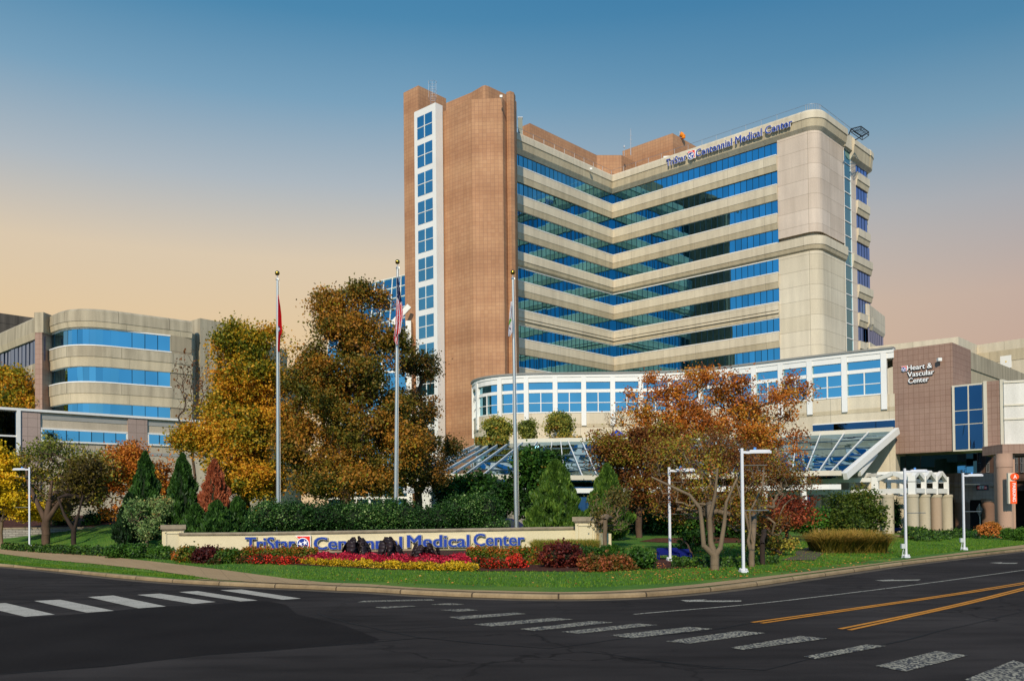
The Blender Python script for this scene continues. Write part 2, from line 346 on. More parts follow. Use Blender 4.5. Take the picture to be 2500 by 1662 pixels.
kb = behind(kpath, .2); i0 = min(range(len(kb)), key=lambda i: abs(kb[i][0]+8.2)); far_ = [(p.x, p.y) for p in wi if p.x > -8.6]
strip(kb[i0:], far_, 'pavement', walkm, .016)
# left pavement leaves the kerb behind a grass verge
lo = [onz(u, v, .17) for u, v in [(-120,1344),(0,1354),(120,1368),(240,1378),(360,1390),(450,1402),(520,1413),(640,1421),(760,1426)]]
strip([(p.x, p.y) for p in lo], [(p.x, p.y) for p in wi if p.x < -7.4], 'pavement', walkm, .020, 60)
tip = [onz(u, v, .15) for u, v in [(470,1413),(500,1414),(560,1419),(640,1424),(760,1430)]]
i1 = min(range(len(kb)), key=lambda i: abs(kb[i][0]+11.2)); 
strip(kb[i1:i0+2], [(p.x, p.y) for p in [onz(u, v, .17) for u, v in [(470,1411),(560,1417),(640,1421),(760,1426)]]], 'pavement', walkm, .024, 30)
# asphalt patches and seams
def flat(name, polys, m, z, src=None):
    q = MB()
    for P in polys:
        W = [onz(u, v, z) for u, v in P]; q.face(W, [(p.x, p.y) for p in W])
    return tag(q.build(name, m), kind='structure')
def R7(x, y): return (x/2.6211, 1380+y/2.6211)
def RM(x, y): return (850+x/2.6211, 1400+y/2.6211)
def R8(x, y): return (1600+x/2.6211, 1380+y/2.6211)
flat('asphalt_patch', [[R7(*p) for p in [(-300,700),(0,692),(700,640),(1300,572),(1750,540),(2359,492),(2430,470),(2200,380),(1900,310),(1830,250),(1700,225),(1440,240),(1300,250),(1000,262),(560,305),(200,330),(-200,300)]]], asph2, .004)
def lineq(pts, wpx_):
    o = []
    for (x0,y0),(x1,y1) in zip(pts[:-1], pts[1:]): o.append([(x0,y0-wpx_),(x1,y1-wpx_),(x1,y1+wpx_),(x0,y0+wpx_)])
    return o
sm = []
def seamline(pts, wd):
    wd *= 2.2
    P = [onz(u, v, .006) for u, v in pts]; q = [P[0]]
    for a, b in zip(P[:-1], P[1:]):
        n = max(2, int((b-a).length/.6))
        for k in range(1, n+1): q.append(a.lerp(b, k/n)+Vector((random.uniform(-.03,.03), random.uniform(-.05,.05), 0)))
    for a, b in zip(q[:-1], q[1:]):
        d = (b-a).normalized(); n_ = Vector((-d.y, d.x, 0))*wd*random.uniform(.4,1); sm.append([a-n_, b-n_, b+n_, a+n_])
seamline([R7(0,692),R7(700,640),R7(1300,572),R7(1750,540),R7(2359,492),RM(450,408)], .012)
seamline([RM(-200,250),RM(0,312),RM(250,365),RM(450,408),RM(800,440),RM(1300,475)], .014)
seamline([RM(1300,475),RM(1700,420),R8(300,420),R8(620,362)], .012)
seamline([R8(0,610),R8(350,655),R8(700,665),R8(1050,580),R8(1500,500),R8(1900,400),R8(2359,290)], .014)
seamline([RM(1500,495),RM(1900,545),RM(2359,600)], .010)
seamline([RM(280,355),RM(800,325),RM(1500,270),RM(1830,255)], .008)
seamline([R7(0,200),R7(220,225)], .012); seamline([R7(700,110),R7(1100,175),R7(1400,190)], .010)
q = MB(); [q.face(P) for P in sm]; tag(q.build('tar_seams', seam), kind='structure')
def paint(name, c, thr, rough=.7):
    m = mat(name, c, rough); cl = lin(c)
    n1 = nz(m, 26, 6, stretch=(1,.5,1)); k = rampn(m, n1, [(thr-.01,(.035,.033,.034)),(thr+.02,cl)])
    s = mul(m, k, rampn(m, nz(m, 1.5, 4), [(.3,(.8,.8,.78)),(.7,(1.05,1.05,1.05))])); setc(m, s); return m
PW = paint('crossing_paint', '#B0A899', .35); PW2 = paint('worn_crossing_paint', '#9A9380', .50); PWL = paint('line_paint', '#A29C8C', .42); PO = paint('yellow_line_paint', '#C57F1E', .33)
flat('crossing_stripes', [[R7(*p) for p in P] for P in [[(-160,250),(35,238),(352,312),(160,326)],[(218,225),(385,217),(730,288),(555,300)],[(562,200),(725,190),(1062,260),(885,272)],[(878,186),(1025,178),(1382,232),(1235,244)],[(1145,168),(1265,162),(1650,222),(1540,228)],[(1408,156),(1545,152),(1927,210),(1810,217)]]], PW, .010)
flat('worn_crossing_stripes', [[RM(*p) for p in P] for P in [[(55,182),(100,171),(530,162),(555,169)],[(170,212),(230,222),(440,207),(400,203)],[(520,196),(640,187),(745,194),(690,199)],[(585,230),(700,241),(830,233),(770,223)],[(640,275),(720,291),(1140,256),(1070,247)],[(800,322),(920,336),(1440,290),(1310,280)],[(1100,352),(1190,364),(1700,310),(1560,301)],[(1365,370),(1470,382),(1985,326),(1850,317)],[(1675,392),(1820,411),(2335,351),(2180,338)]]]
     + [[R8(*p) for p in P] for P in [[(65,483),(220,498),(705,430),(535,415)],[(480,523),(560,537),(1100,465),(930,448)],[(950,580),(1025,596),(1475,513),(1350,503)],[(1405,640),(1600,676),(2000,573),(1800,545)],[(1975,730),(2200,790),(2560,670),(2290,605)]]], PW2, .010)
def lmark(name, pts, wd, m):
    P = [onz(u, v, .010) for u, v in pts]; q = MB()
    P = [Vector((*p, .010)) for p in smooth([(p.x, p.y) for p in P], 2)]
    q.sweep([(p.x, p.y) for p in P], [(-wd/2,.010),(wd/2,.010)], closed=False); return tag(q.build(name, m), kind='structure')
for pts in ([(620,362),(1300,268),(1900,182),(2359,108),(2600,68)], [(680,367),(1300,276),(1900,190),(2359,118),(2600,79)], [(1180,404),(1600,320),(2000,233),(2359,142),(2600,80)], [(1240,411),(1600,331),(2000,244),(2359,154),(2600,93)]):
    lmark('yellow_line', [R8(*p) for p in pts], .11, PO)
lmark('lane_line', [RM(1830,258)]+[R8(*p) for p in [(0,298),(600,250),(1200,180),(1700,118),(2359,28),(2600,-5)]], .10, PWL)
def arrow(pts, name='lane_arrow'): flat(name, [pts], PWL, .010)
arrow([R8(*p) for p in [(160,220),(330,216),(300,222),(550,222),(550,229),(430,232),(290,230),(200,231)]])
arrow([R8(*p) for p in [(1405,93),(1530,88),(1520,91),(1700,88),(1680,95),(1560,97),(1530,97),(1460,99)]])
arrow([(2415,1373),(2447,1371.5),(2445,1373),(2486,1373),(2480,1375),(2440,1375)])
# kerb-side garden bed (mulch) and path
mulch = noisy('mulch', '#4A2617', .5, 3, 14, .95, 1)
def patch(name, outline, m, dz, n=14, kind='structure'):
    P = [gt(u, v) for u, v in outline]; c = sum(P, Vector())/len(P); q = MB()
    rings = [[Vector((c.x+(p.x-c.x)*t, c.y+(p.y-c.y)*t, 0)) for p in P] for t in [k/6 for k in range(7)]]
    hz = lambda p: (p.x, p.y, float(H(p.x, p.y))+dz)
    k_ = len(P)
    for r0, r1 in zip(rings[:-1], rings[1:]):
        for i in range(k_):
            j = (i+1) % k_; q.face([hz(r0[i]), hz(r1[i]), hz(r1[j]), hz(r0[j])], [(p.x, p.y) for p in (r0[i],r1[i],r1[j],r0[j])])
    return tag(q.build(name, m), kind=kind)
patch('planting_bed', [(250,1357),(420,1366),(590,1374),(740,1380),(950,1392),(1160,1397),(1300,1395),(1450,1399),(1560,1393),(1640,1390),(1725,1386),(1760,1375),(1600,1362),(1480,1352),(1200,1345),(800,1345),(500,1345),(300,1342)], mulch, .02)
patch('leaf_litter', [(1560,1322),(1700,1328),(1900,1322),(1960,1316),(1940,1312),(1800,1311),(1600,1314)], noisy('leaf_litter', '#5A3018', .5, 6, 30, .95, 1), .02)
pathm = noisy('path_paving', '#5B4D42', .25, 1.5, 18, .9)
patch('path', [(1905,1370),(1990,1369),(2010,1352),(2022,1338),(2010,1332),(1965,1339),(1942,1348),(1945,1360)], pathm, .03)
patch('path', [(2180,1308),(2200,1312),(2225,1311),(2205,1306)], walkm, .05)
# ------------------------------------------------------------------ main hospital tower
Vp = Vector((16.15,137.77)); hr = Vector((.7286,-.6849)); hl = Vector((-.6849,-.7286))
Rg = Vp+hr*27.876; Lg = Vp+hl*21.92; Cc = Vp+hr*31.92; LL = Vp+hl*30
def arcpts(c, r, a0, a1, n): return [(c.x+r*math.cos(math.radians(a0+(a1-a0)*k/n)), c.y+r*math.sin(math.radians(a0+(a1-a0)*k/n))) for k in range(n+1)]
aR = math.degrees(math.atan2(-.6849+0, .7286))   # heading of right wing
h2 = Vector((.6849,.7286)); rc = 1.44
cc_ = Cc+h2*rc; a_out = math.degrees(math.atan2(-hr.x, hr.y)) # outward of right wing = (hr.y,-hr.x)
corner = arcpts(cc_, rc, a_out, a_out+90, 8)
Ec = Vector(corner[-1]); S = lambda s: Ec+h2*s
tb = Vector((18,165,0)); hosp = thing('hospital_tower', (18,150,1), 'tall beige hospital tower with a V-shaped front of blue ribbon windows', 'building')
P2 = lambda v: (v.x, v.y)
bk = [52.30+1.72]
bz = [50.35,46.35,42.37,38.40,34.39,30.40,26.37,22.36]
# core mass
n_in = .35
def inset(path, d):
    P = [Vector(p) for p in path]; o = []
    for k in range(len(P)):
        d0 = (P[k]-P[k-1]).normalized() if k else None; d1 = (P[k+1]-P[k]).normalized() if k < len(P)-1 else None
        d0 = d0 or d1; d1 = d1 or d0; n0 = Vector((d0.y,-d0.x)); n1 = Vector((d1.y,-d1.x)); b = (n0+n1).normalized(); p = P[k]-b/b.dot(n0)*d; o.append((p.x, p.y))
    return o
ptop = [P2(LL), P2(Vp), P2(Rg)]+corner+[P2(S(17))]
q = MB(); ins = inset(ptop, .5); q.prism(ins+[P2(S(17)+hl*-1+Vector((-8,10))), (24,168), (P2(LL)[0]+1,134)], 1, 53.6, 0, mt=1); q.build('core_wall', [BEW, ROOF], hosp)
main = [P2(LL), P2(Vp), P2(Rg)]
def panes(path, z0, z1, wd, mat_, name, parent, sub=None, off=.0, tilt=.004, hsplit=(), mw=.05, white=False, wmat=None):
    g = MB(); fr = MB()
    for a, b in zip(path[:-1], path[1:]):
        a, b = Vector(a), Vector(b); l = (b-a).length; n = max(1, round(l/wd)); d = (b-a)/l; nn = Vector((d.y,-d.x))
        for k in range(n):
            p, r = a+d*(l*k/n)+nn*off, a+d*(l*(k+1)/n)+nn*off; mi = random.choice((0,0,0,1,2)) if isinstance(mat_, list) else 0
            zs = [z0]+[z0+(z1-z0)*t for t in hsplit]+[z1]
            for za, zb in zip(zs[:-1], zs[1:]):
                t1, t2, t3 = [random.uniform(-tilt, tilt) for _ in range(3)]
                g.face([(p.x+nn.x*t1, p.y+nn.y*t1, za), (r.x+nn.x*t2, r.y+nn.y*t2, za), (r.x+nn.x*t3, r.y+nn.y*t3, zb), (p.x+nn.x*(t1+t3-t2), p.y+nn.y*(t1+t3-t2), zb)], None, mi)
            if k: fr.box((p.x-d.x*mw/2, p.y-d.y*mw/2, z0), (d.x*mw, d.y*mw, 0), (nn.x*.04, nn.y*.04, 0), (0,0,z1-z0))
        for t in hsplit:
            zc = z0+(z1-z0)*t; fr.box((a.x+nn.x*off, a.y+nn.y*off, zc-mw/2), (d.x*l, d.y*l, 0), (nn.x*.05, nn.y*.05, 0), (0,0,mw))
    o = g.build(name, mat_, parent)
    if sub: fr.build(sub, wmat or MUL, o)
    return o
for i, b in enumerate(bz):
    t = b+(1.72 if i == 0 else 1.88); 
    wdw = panes(main[:2], b, t, .93, BLUE, 'window_band', hosp, 'mullions'); panes(main[1:], b, t, .93, BLUE, 'window_band', hosp, 'mullions')
    f = MB(); f.sweep(main, [(.0,b-.09),(.46,b-.09),(.46,b+.03),(.0,b+.03)])
    if i > 1: f.sweep(main, [(.0,t-.02),(.1,t-.02),(.1,t+.1),(.0,t+.1)])
    f.build('sill', WHITE, wdw)
    nb = bz[i+1]+1.88 if i < 7 else 18
    q = MB(); d = .42
    ws = list(main)
    if i == 3:   # this spandrel wraps the corner
        ws = [P2(LL), P2(Vp), P2(Rg)]+corner+[P2(S(6.9))]; d = .6
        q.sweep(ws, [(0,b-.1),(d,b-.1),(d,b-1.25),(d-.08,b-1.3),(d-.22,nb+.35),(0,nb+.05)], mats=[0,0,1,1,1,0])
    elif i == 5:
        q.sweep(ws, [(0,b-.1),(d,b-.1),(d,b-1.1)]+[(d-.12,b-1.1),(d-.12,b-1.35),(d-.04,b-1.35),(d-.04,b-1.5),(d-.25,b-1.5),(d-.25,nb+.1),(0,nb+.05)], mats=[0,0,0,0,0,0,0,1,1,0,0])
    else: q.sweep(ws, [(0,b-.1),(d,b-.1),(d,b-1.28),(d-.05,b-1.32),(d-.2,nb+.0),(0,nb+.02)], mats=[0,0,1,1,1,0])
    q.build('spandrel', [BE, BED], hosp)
# parapet round the whole roof
par = [P2(LL), P2(Vp), P2(Rg)]+corner+[P2(S(6.9))]
q = MB(); q.sweep(par, [(-.5,53.5),(-.5,54.95),(.45,54.95),(.8,54.6),(.8,53.75),(.7,53.7),(.55,52.75),(0,52.2)], mats=[0,0,0,0,1,1,0,0]); q.build('parapet', [BE, BED], hosp)
pr2 = [P2(S(6.7)), P2(S(7)), P2(S(9.3)-Vector((0,0))), P2(S(16.4))]
q = MB(); q.sweep([P2(S(9.2)), P2(S(15.6))]+arcpts(S(15.6)+(-hr)*1.2, 1.2+.0, math.degrees(math.atan2(hr.y,hr.x)), math.degrees(math.atan2(hr.y,hr.x))+90, 6), [(-.5,53),(-.5,54.3),(.5,54.3),(.85,53.9),(.85,53.2),(.75,53.15),(.6,51.6),(0,51.2)], mats=[0,0,0,0,1,1,0,0]); q.build('parapet', [BE, BED], hosp)
q = MB(); q.sweep([P2(S(6.8)), P2(S(9.4))], [(-.6,52.3),(-.6,54.4),(.45,54.4),(.45,52.4)]); q.build('parapet', [BE], hosp)
# solid corner pier
cp = [P2(Rg)]+[P2(Cc)]+corner[1:]+[P2(S(6.96))]
q = MB(); q.sweep(cp, [(0,38.9),(.12,38.9),(.12,52.6),(0,52.6)]); q.build('corner_wall', [BEP], hosp)
q = MB(); q.sweep(cp, [(0,16),(.12,16),(.12,37),(0,37)]); q.build('corner_wall', [BEW], hosp)
q = MB(); q.sweep([P2(S(9.35)), P2(S(11.1))], [(0,16),(.12,16),(.12,52),(0,52)]); q.build('corner_wall', [BEP], hosp)
# slim vertical window strip
st = [P2(S(6.96)), P2(S(9.35))]; zz = [52.35-2.03*k for k in range(18)]
g = MB(); fr = MB()
for a, b in zip(zz[:-1], zz[1:]):
    g.sweep(st, [(.05,b),(.05,a)], closed=False); fr.sweep(st, [(.04,a-.06),(.14,a-.06),(.14,a+.06),(.04,a+.06)])
o = g.build('window_strip', BLUE, hosp)
for s_ in (6.96, 9.3): fr.sweep([P2(S(s_)), P2(S(s_+.06))], [(.04,18),(.15,18),(.15,52.3),(.04,52.3)])
fr.build('window_frame', WHITE, o)
# far right ribbon windows
for i, b in enumerate(bz):
    L1 = 15.3 if i < 3 else 16.0
    b = b-.3; t = b+2.1; e = 11.1
    wdw = panes([P2(S(e)), P2(S(L1))], b, t, 1.0, LAV, 'window_band', hosp, 'mullions', off=0)
    q = MB(); pth = [P2(S(e if i > 3 or i < 3 else 9.4)), P2(S(L1))]+[P2(S(L1+.5)-hr*.5)]+[P2(S(L1+.5)-hr*4)]
    nb = (bz[i+1]+1.8) if i < 7 else 18
    q.sweep(pth, [(-.1,b-.05),(.42,b-.05),(.42,b-1.1),(.32,b-1.15),(.2,nb),(-.1,nb)], mats=[0,0,1,1,1,0]); q.build('spandrel', [BE, BED], hosp)
# roof rail, masts
rail = MB(); rp = [Vector(p) for p in ([P2(LL), P2(Vp), P2(Rg)]+corner+[P2(S(13))])]
for a, b in zip(rp[:-1], rp[1:]):
    l = (b-a).length
    rail.tube((a.x, a.y, 55.9), (b.x, b.y, 55.9), .025, n=4)
    for k in range(max(1, int(l/2.2))):
        p = a.lerp(b, k/max(1, int(l/2.2))); rail.tube((p.x, p.y, 54.9), (p.x, p.y, 55.92), .03, n=4)
rail.build('roof_rail', mat('rail_grey', '#8b8d8f', .5, .5), hosp)
# penthouses
def ppts(lst, z): return [P2(onz(u, v, z)) for u, v in lst]
ph = ppts([(1275,309),(1293.6,301),(1456.6,379),(1517,379),(1571,406)], 58.5)
q = MB(); q.prism(ph+[(ph[-1][0]+6, ph[-1][1]+14),(ph[0][0]+2, ph[0][1]+20)], 53.7, 58.5, 0, mt=1); q.build('penthouse', [TILE, ROOF], hosp)
ph = ppts([(1519.7,369),(1642,325.5),(1703,360)], 62)
q = MB(); q.prism(ph+[(ph[0][0]+7, ph[0][1]+9)], 53.7, 62, 0, mt=1); q.build('penthouse', [TILE, ROOF], hosp)
# small rooftop things
def mast(name, u, v0, v1, Y, r, m, label, cat):
    a, b = at(u, v1, Y), at(u, v0, Y); t = thing(name, a, label, cat); q = MB(); q.tube(a, b, r, r*.5, 6); 
    q.build('pole', m, t); return t, a, b
GREYM = mat('mast_grey', '#8f9298', .5, .3)
t, a, b = mast('radio_mast', 1540, 315, 379, 133, .07, GREYM, 'thin grey antenna mast standing on the tower roof before the right penthouse', 'antenna')
q = MB(); [q.tube((b.x-.25, b.y, b.z-1-k*.6), (b.x+.25, b.y, b.z-1-k*.6), .02, n=4) for k in range(4)]; q.build('cross_bar', GREYM, t)
t, a, b = mast('short_mast', 1524, 358, 381, 136, .05, GREYM, 'short stub antenna at the left edge of the taller penthouse', 'antenna')
q = MB(); q.cbox(b, .2, .2, .3); q.build('antenna_head', GREYM, t)
wp = at(1659, 328, 140); t = thing('windsock', at(1659,350,140), 'orange windsock flying above the right brown penthouse', 'windsock')
q = MB(); q.tube(at(1659,352,140), at(1659,321,140), .05, n=6); q.build('pole', GREYM, t)
q = MB(); q.tube(at(1660,328,140), at(1668,331,140), .42, .36, 12, cap=False); q.tube(at(1668,331,140), at(1669,338,140), .36, .28, 12, cap=False); q.build('sock', mat('orange_cloth', '#E8861E', .8), t)
q = MB(); t = thing('roof_duct', at(1270,330,124), 'grey metal flue standing beside the tiled shaft on the roof edge', 'flue')
a = at(1270.5,331,124); q.cbox((a.x, a.y, a.z+.8), .62, .6, 3.2); q.build('duct', mat('duct_grey', '#7d8377', .6), t); q = MB(); q.cbox((a.x, a.y, a.z+2.45), .7, .7, .12); q.build('cap', GREYM, t)
a = at(1630,388,131); t = thing('dish_cover', a, 'white box of rooftop equipment with a red cross behind the tower lettering', 'roof equipment')
q = MB(); q.prism([(a.x-.9,a.y),(a.x+.9,a.y-.3),(a.x+.9,a.y+1),(a.x-.9,a.y+1)], a.z-2, a.z+.1); q.build('housing', WHITE, t); q = MB(); q.prism([(a.x-.6,a.y+.1),(a.x+.8,a.y-.1),(a.x+.8,a.y+.9),(a.x-.6,a.y+.9)], a.z+.1, a.z+.45); q.build('lid', WHITE, t)
q = MB(); q.cbox((a.x-.6,a.y-.32,a.z-.25), .5, .04, .12); q.cbox((a.x-.6,a.y-.33,a.z-.25), .12, .04, .45); q.build('cross', RED, t)
# window-cleaning cradle frame on the roof corner
a = at(2075,318,118); t = thing('roof_davit', a, 'open lattice steel frame overhanging the tower roof at its right corner', 'steel frame')
q = MB(); fp = [at(2078,315,117), at(2102,309,119), at(2121,323,120), at(2105,334,118)]
for k in range(4): q.tube(fp[k], fp[(k+1) % 4], .07, n=5); q.tube(fp[k]+Vector((0,0,-.45)), fp[(k+1) % 4]+Vector((0,0,-.45)), .05, n=4); q.tube(fp[k], fp[k]+Vector((0,0,-.45)), .05, n=4)
for k in range(1, 6): q.tube(fp[0].lerp(fp[1], k/6), fp[3].lerp(fp[2], k/6), .025, n=4)
for k in range(1, 4): q.tube(fp[0].lerp(fp[3], k/4), fp[1].lerp(fp[2], k/4), .025, n=4)
q.build('lattice', mat('dark_steel', '#33312f', .5, .6), t)
q = MB(); q.tube(at(2088,342,117), fp[2], .07, n=5); q.tube(at(2086,322,117), fp[3], .09, n=5); q.tube(at(2072,330,117), fp[0], .08, n=5); q.build('brace', mat('dark_steel2', '#2b2826', .5, .6), t)
# ------------------------------------------------------------------ lettering
def text_mesh(body, size, ext, offset=.0):
    cu = bpy.data.curves.new('t', 'FONT'); cu.body = body; cu.size = size; cu.extrude = ext; cu.offset = offset; cu.resolution_u = 3
    o = bpy.data.objects.new('t', cu); col.objects.link(o); dg = bpy.context.evaluated_depsgraph_get(); me = bpy.data.meshes.new_from_object(o.evaluated_get(dg))
    bpy.data.objects.remove(o); return me
def place_text(body, name, parent, org, right, upv, width, height, ext, m, back=None, offset=0, boff=.012, bold=.03):
    """lettering scaled to a given width and cap height, standing on a plane"""
    right, upv = Vector(right).normalized(), Vector(upv).normalized(); nrm = right.cross(upv).normalized()
    objs = []
    for k, (mm, off, z0, e) in enumerate([(m, offset, ext, .012)]+([(back, offset+boff, ext*.5, ext*.45)] if back else [])):
        me = text_mesh(body, 1, 1, 0); co = np.empty(len(me.vertices)*3, np.float32); me.vertices.foreach_get('co', co); co = co.reshape(-1, 3)
        sp_ = boff*2; fs = [tuple(p.vertices) for p in me.polygons]; nv = len(co); sh = [(0,0,0),(bold,0,-.02)] if k == 0 else [(-sp_,-sp_,0),(bold+sp_,-sp_,-.05),(-sp_,sp_,-.1),(bold+sp_,sp_,-.15),(bold*.5,0,-.2)]
        co0 = co; co = np.concatenate([co0+np.array(d_, np.float32) for d_ in sh]); me = bpy.data.meshes.new(name); me.from_pydata([tuple(p) for p in co], [], [tuple(v_+nv*q_ for v_ in f) for q_ in range(len(sh)) for f in fs])
        if k == 0:
            x0, x1 = co[:,0].min(), co[:,0].max(); cap = .69
            sx, sy = width/(x1-x0), height/cap
        X = (co[:,0]-x0)*sx; Yv = co[:,1]*sy; Z = z0+co[:,2]*e
        W = np.outer(X, right)+np.outer(Yv, upv)+np.outer(Z, nrm)+np.array(org)
        if parent.get('_o'): W = W-np.array(list(parent['_o']))
        me.vertices.foreach_set('co', W.astype(np.float32).ravel()); me.materials.append(mm); me.update()
        o = bpy.data.objects.new(name if k == 0 else 'letter_return', me); col.objects.link(o)
        o.parent = parent if k == 0 else objs[0]; o['_o'] = tuple(parent.get('_o') or (0,0,0)); objs.append(o)
    return objs[0]
def emblem(parent, org, right, upv, s, ext):
    """red corner arrow, blue disc with three white stars; s = overall height"""
    right, upv = Vector(right).normalized(), Vector(upv).normalized(); n = right.cross(upv).normalized(); org = Vector(org)
    Pt = lambda x, y, z: org+right*x*s+upv*y*s+n*z
    def ext_poly(mb, pts, z0, z1):
        A = [Pt(x, y, z1) for x, y in pts]; mb.face(A)
        B = [Pt(x, y, z0) for x, y in pts]
        for k in range(len(pts)): j = (k+1) % len(pts); mb.face([B[k], B[j], A[j], A[k]])
    circ = lambda cx, cy, r, nn=32: [(cx+r*math.cos(2*PI*k/nn), cy+r*math.sin(2*PI*k/nn)) for k in range(nn)]
    q = MB(); ext_poly(q, [(-.12,1.03),(1.03,1.03),(1.03,.0),(.9,.0),(.55,.4),(.2,.7)], 0, ext); ext_poly(q, circ(.45,.42,.46), 0, ext+.004); root = q.build('emblem', WHT, parent)
    q = MB(); ext_poly(q, [(-.03,.985),(.985,.985),(.985,.05),(.5,.3),(.22,.72)], ext*.5, ext+.002); q.build('emblem_red', RED, root)
    q = MB(); ext_poly(q, circ(.45,.42,.40), ext*.5, ext+.010); q.build('emblem_disc', NAVYF, root)
    q = MB()
    for cx, cy, r, a0 in ((.27,.42,.2,-.3),(.62,.52,.22,-.2),(.47,.2,.17,.2)):
        pts = [(cx+(r if k % 2 == 0 else r*.4)*math.sin(a0+PI*k/5), cy+(r if k % 2 == 0 else r*.4)*math.cos(a0+PI*k/5)) for k in range(10)]
        ext_poly(q, pts, ext*.5, ext+.018)
    q.build('emblem_stars', WHT, root)
# rooftop sign on the right wing parapet
pn = Vector((hr.y,-hr.x)); 
def wallhit(u, v, A, d):                       # point of a vertical wall plane under a pixel
    r_ = ray(u, v); n_ = Vector((d.y,-d.x)); t = (A.x*n_.x+A.y*n_.y)/(r_[0]*n_.x+r_[1]*n_.y); return Vector((r_[0]*t, r_[1]*t, CH+r_[2]*t))
Aw = Vp+pn*.84
a = wallhit(1628,410,Aw,hr); b = wallhit(1935,312,Aw,hr)
rs = thing('tower_sign', a, 'navy hospital lettering with round emblem high on the tower parapet', 'sign')
hr3 = Vector((hr.x, hr.y, 0)); zb = 52.98
p0 = wallhit(1628,405,Aw,hr); p1 = wallhit(1679,390,Aw,hr); p2 = wallhit(1681,392,Aw,hr); p3 = wallhit(1700,386,Aw,hr); p4 = wallhit(1701,388,Aw,hr); p5 = wallhit(1936,310,Aw,hr)
zs = 53.25; cap = 1.02
place_text('TriStar', 'lettering', rs, (p0.x,p0.y,zs), hr3, (0,0,1), (p1-p0).length*.98, cap, .22, NAVY, WHT, .01, .006)
emblem(rs, (p2.x,p2.y,zs-.1), hr3, (0,0,1), 1.2, .22)
place_text('Centennial Medical Center', 'lettering', rs, (p4.x,p4.y,zs), hr3, (0,0,1), (p5-p4).length, cap, .22, NAVY, WHT, .01, .006)
# ------------------------------------------------------------------ brown tiled shaft
sh = thing('tiled_lift_tower', (-6,118,1), 'tall brown tiled tower with a white column of blue windows', 'building')
zb_, za_, zA_ = 56.0, 58.2, 61.6
f1 = ppts([(1071,277.8),(1151.6,243),(1211,240)], zb_); p4_ = P2(onz(1236,251,zb_))
a, b, c = Vector(f1[1]), Vector(f1[2]), Vector(p4_)
mid = b.lerp(c, .3)+Vector((.12,-.35)); frontp = f1+[P2(b+Vector((.45,.02))), P2(mid+Vector((.3,0))), p4_]
q = MB(); q.prism(frontp+[(c.x-.1,c.y+6),(f1[0][0]+1,f1[0][1]+8)], 1, zb_, 0, mt=1); q.build('wall', [TILE, ROOF], sh)
bs = ppts([(1089,252),(1151,226),(1178,210),(1185,208.5),(1193,211),(1240,233)], za_)
e1, e2 = Vector(P2(onz(1255,241.6,za_))), Vector(P2(onz(1261,253,za_-.2)))
slot = Vector(P2(onz(1239,262,za_))); 
q = MB(); q.prism(bs+[P2(e1), P2(e2), (e2.x-.4,e2.y+6),(bs[0][0]+1,bs[0][1]+9)], 1, za_, 0, mt=1); q.build('wall', [TILE, ROOF], sh)
pc_ = lambda u, Y: (at(u, 600, Y).x, Y)
q = MB(); q.prism([pc_(1238.6,c.y+.6), pc_(1240,c.y-.15), pc_(1249,c.y-.5), pc_(1258,c.y-.1), pc_(1262,c.y+.9), pc_(1261.5,c.y+5), pc_(1238.6,c.y+5)], 1, 57.3, 0, mt=1); q.build('pilaster', [TILE, ROOF], sh)
pa = ppts([(985,227),(1021,209),(1089,241)], zA_); q = MB()
q.prism(pa+[(pa[2][0]-2,pa[2][1]+5),(pa[0][0]+1,pa[0][1]+6)], 1, zA_, 0, mt=1); q.build('wall', [TILE, ROOF], sh)
# white window column
zc = 56.7; c0_, c1_ = Vector(P2(onz(1011,274.6,zc))), Vector(P2(onz(1063,250.5,zc))); dcol = (c1_-c0_).normalized(); ncol = Vector((dcol.y,-dcol.x)); bck = -ncol
q = MB(); q.prism([P2(c0_), P2(c1_), P2(c1_+bck*1.3), P2(c0_+bck*1.3)], 1, zc, 0); fr_o = q.build('window_column', WHITE, sh)
wl = (c1_-c0_).length
for k in range(14):
    zt = 55.75-3.85*k; zb2 = zt-3.06
    if zb2 < 3: break
    s0, s1 = wl*.15, wl*.845; g = MB(); A_ = c0_+dcol*s0+ncol*.02; B_ = c0_+dcol*s1+ncol*.02; Mi = (A_+B_)/2; zm = (zt+zb2)/2
    for (x, y) in ((A_, Mi), (Mi, B_)):
        for (za, zb3) in ((zb2, zm), (zm, zt)):
            g.face([(x.x,x.y,za),(y.x,y.y,za),(y.x,y.y,zb3),(x.x,x.y,zb3)])
    o = g.build('window', BLUE, sh); fr = MB()
    fr.box((Mi.x-dcol.x*.05, Mi.y-dcol.y*.05, zb2), (dcol.x*.1,dcol.y*.1,0), (ncol.x*.06,ncol.y*.06,0), (0,0,zt-zb2))
    fr.box((A_.x, A_.y, zm-.05), (dcol*(s1-s0)).to_3d(), (ncol.x*.05,ncol.y*.05,0), (0,0,.1))
    fr.build('glazing_bar', WHITE, o)
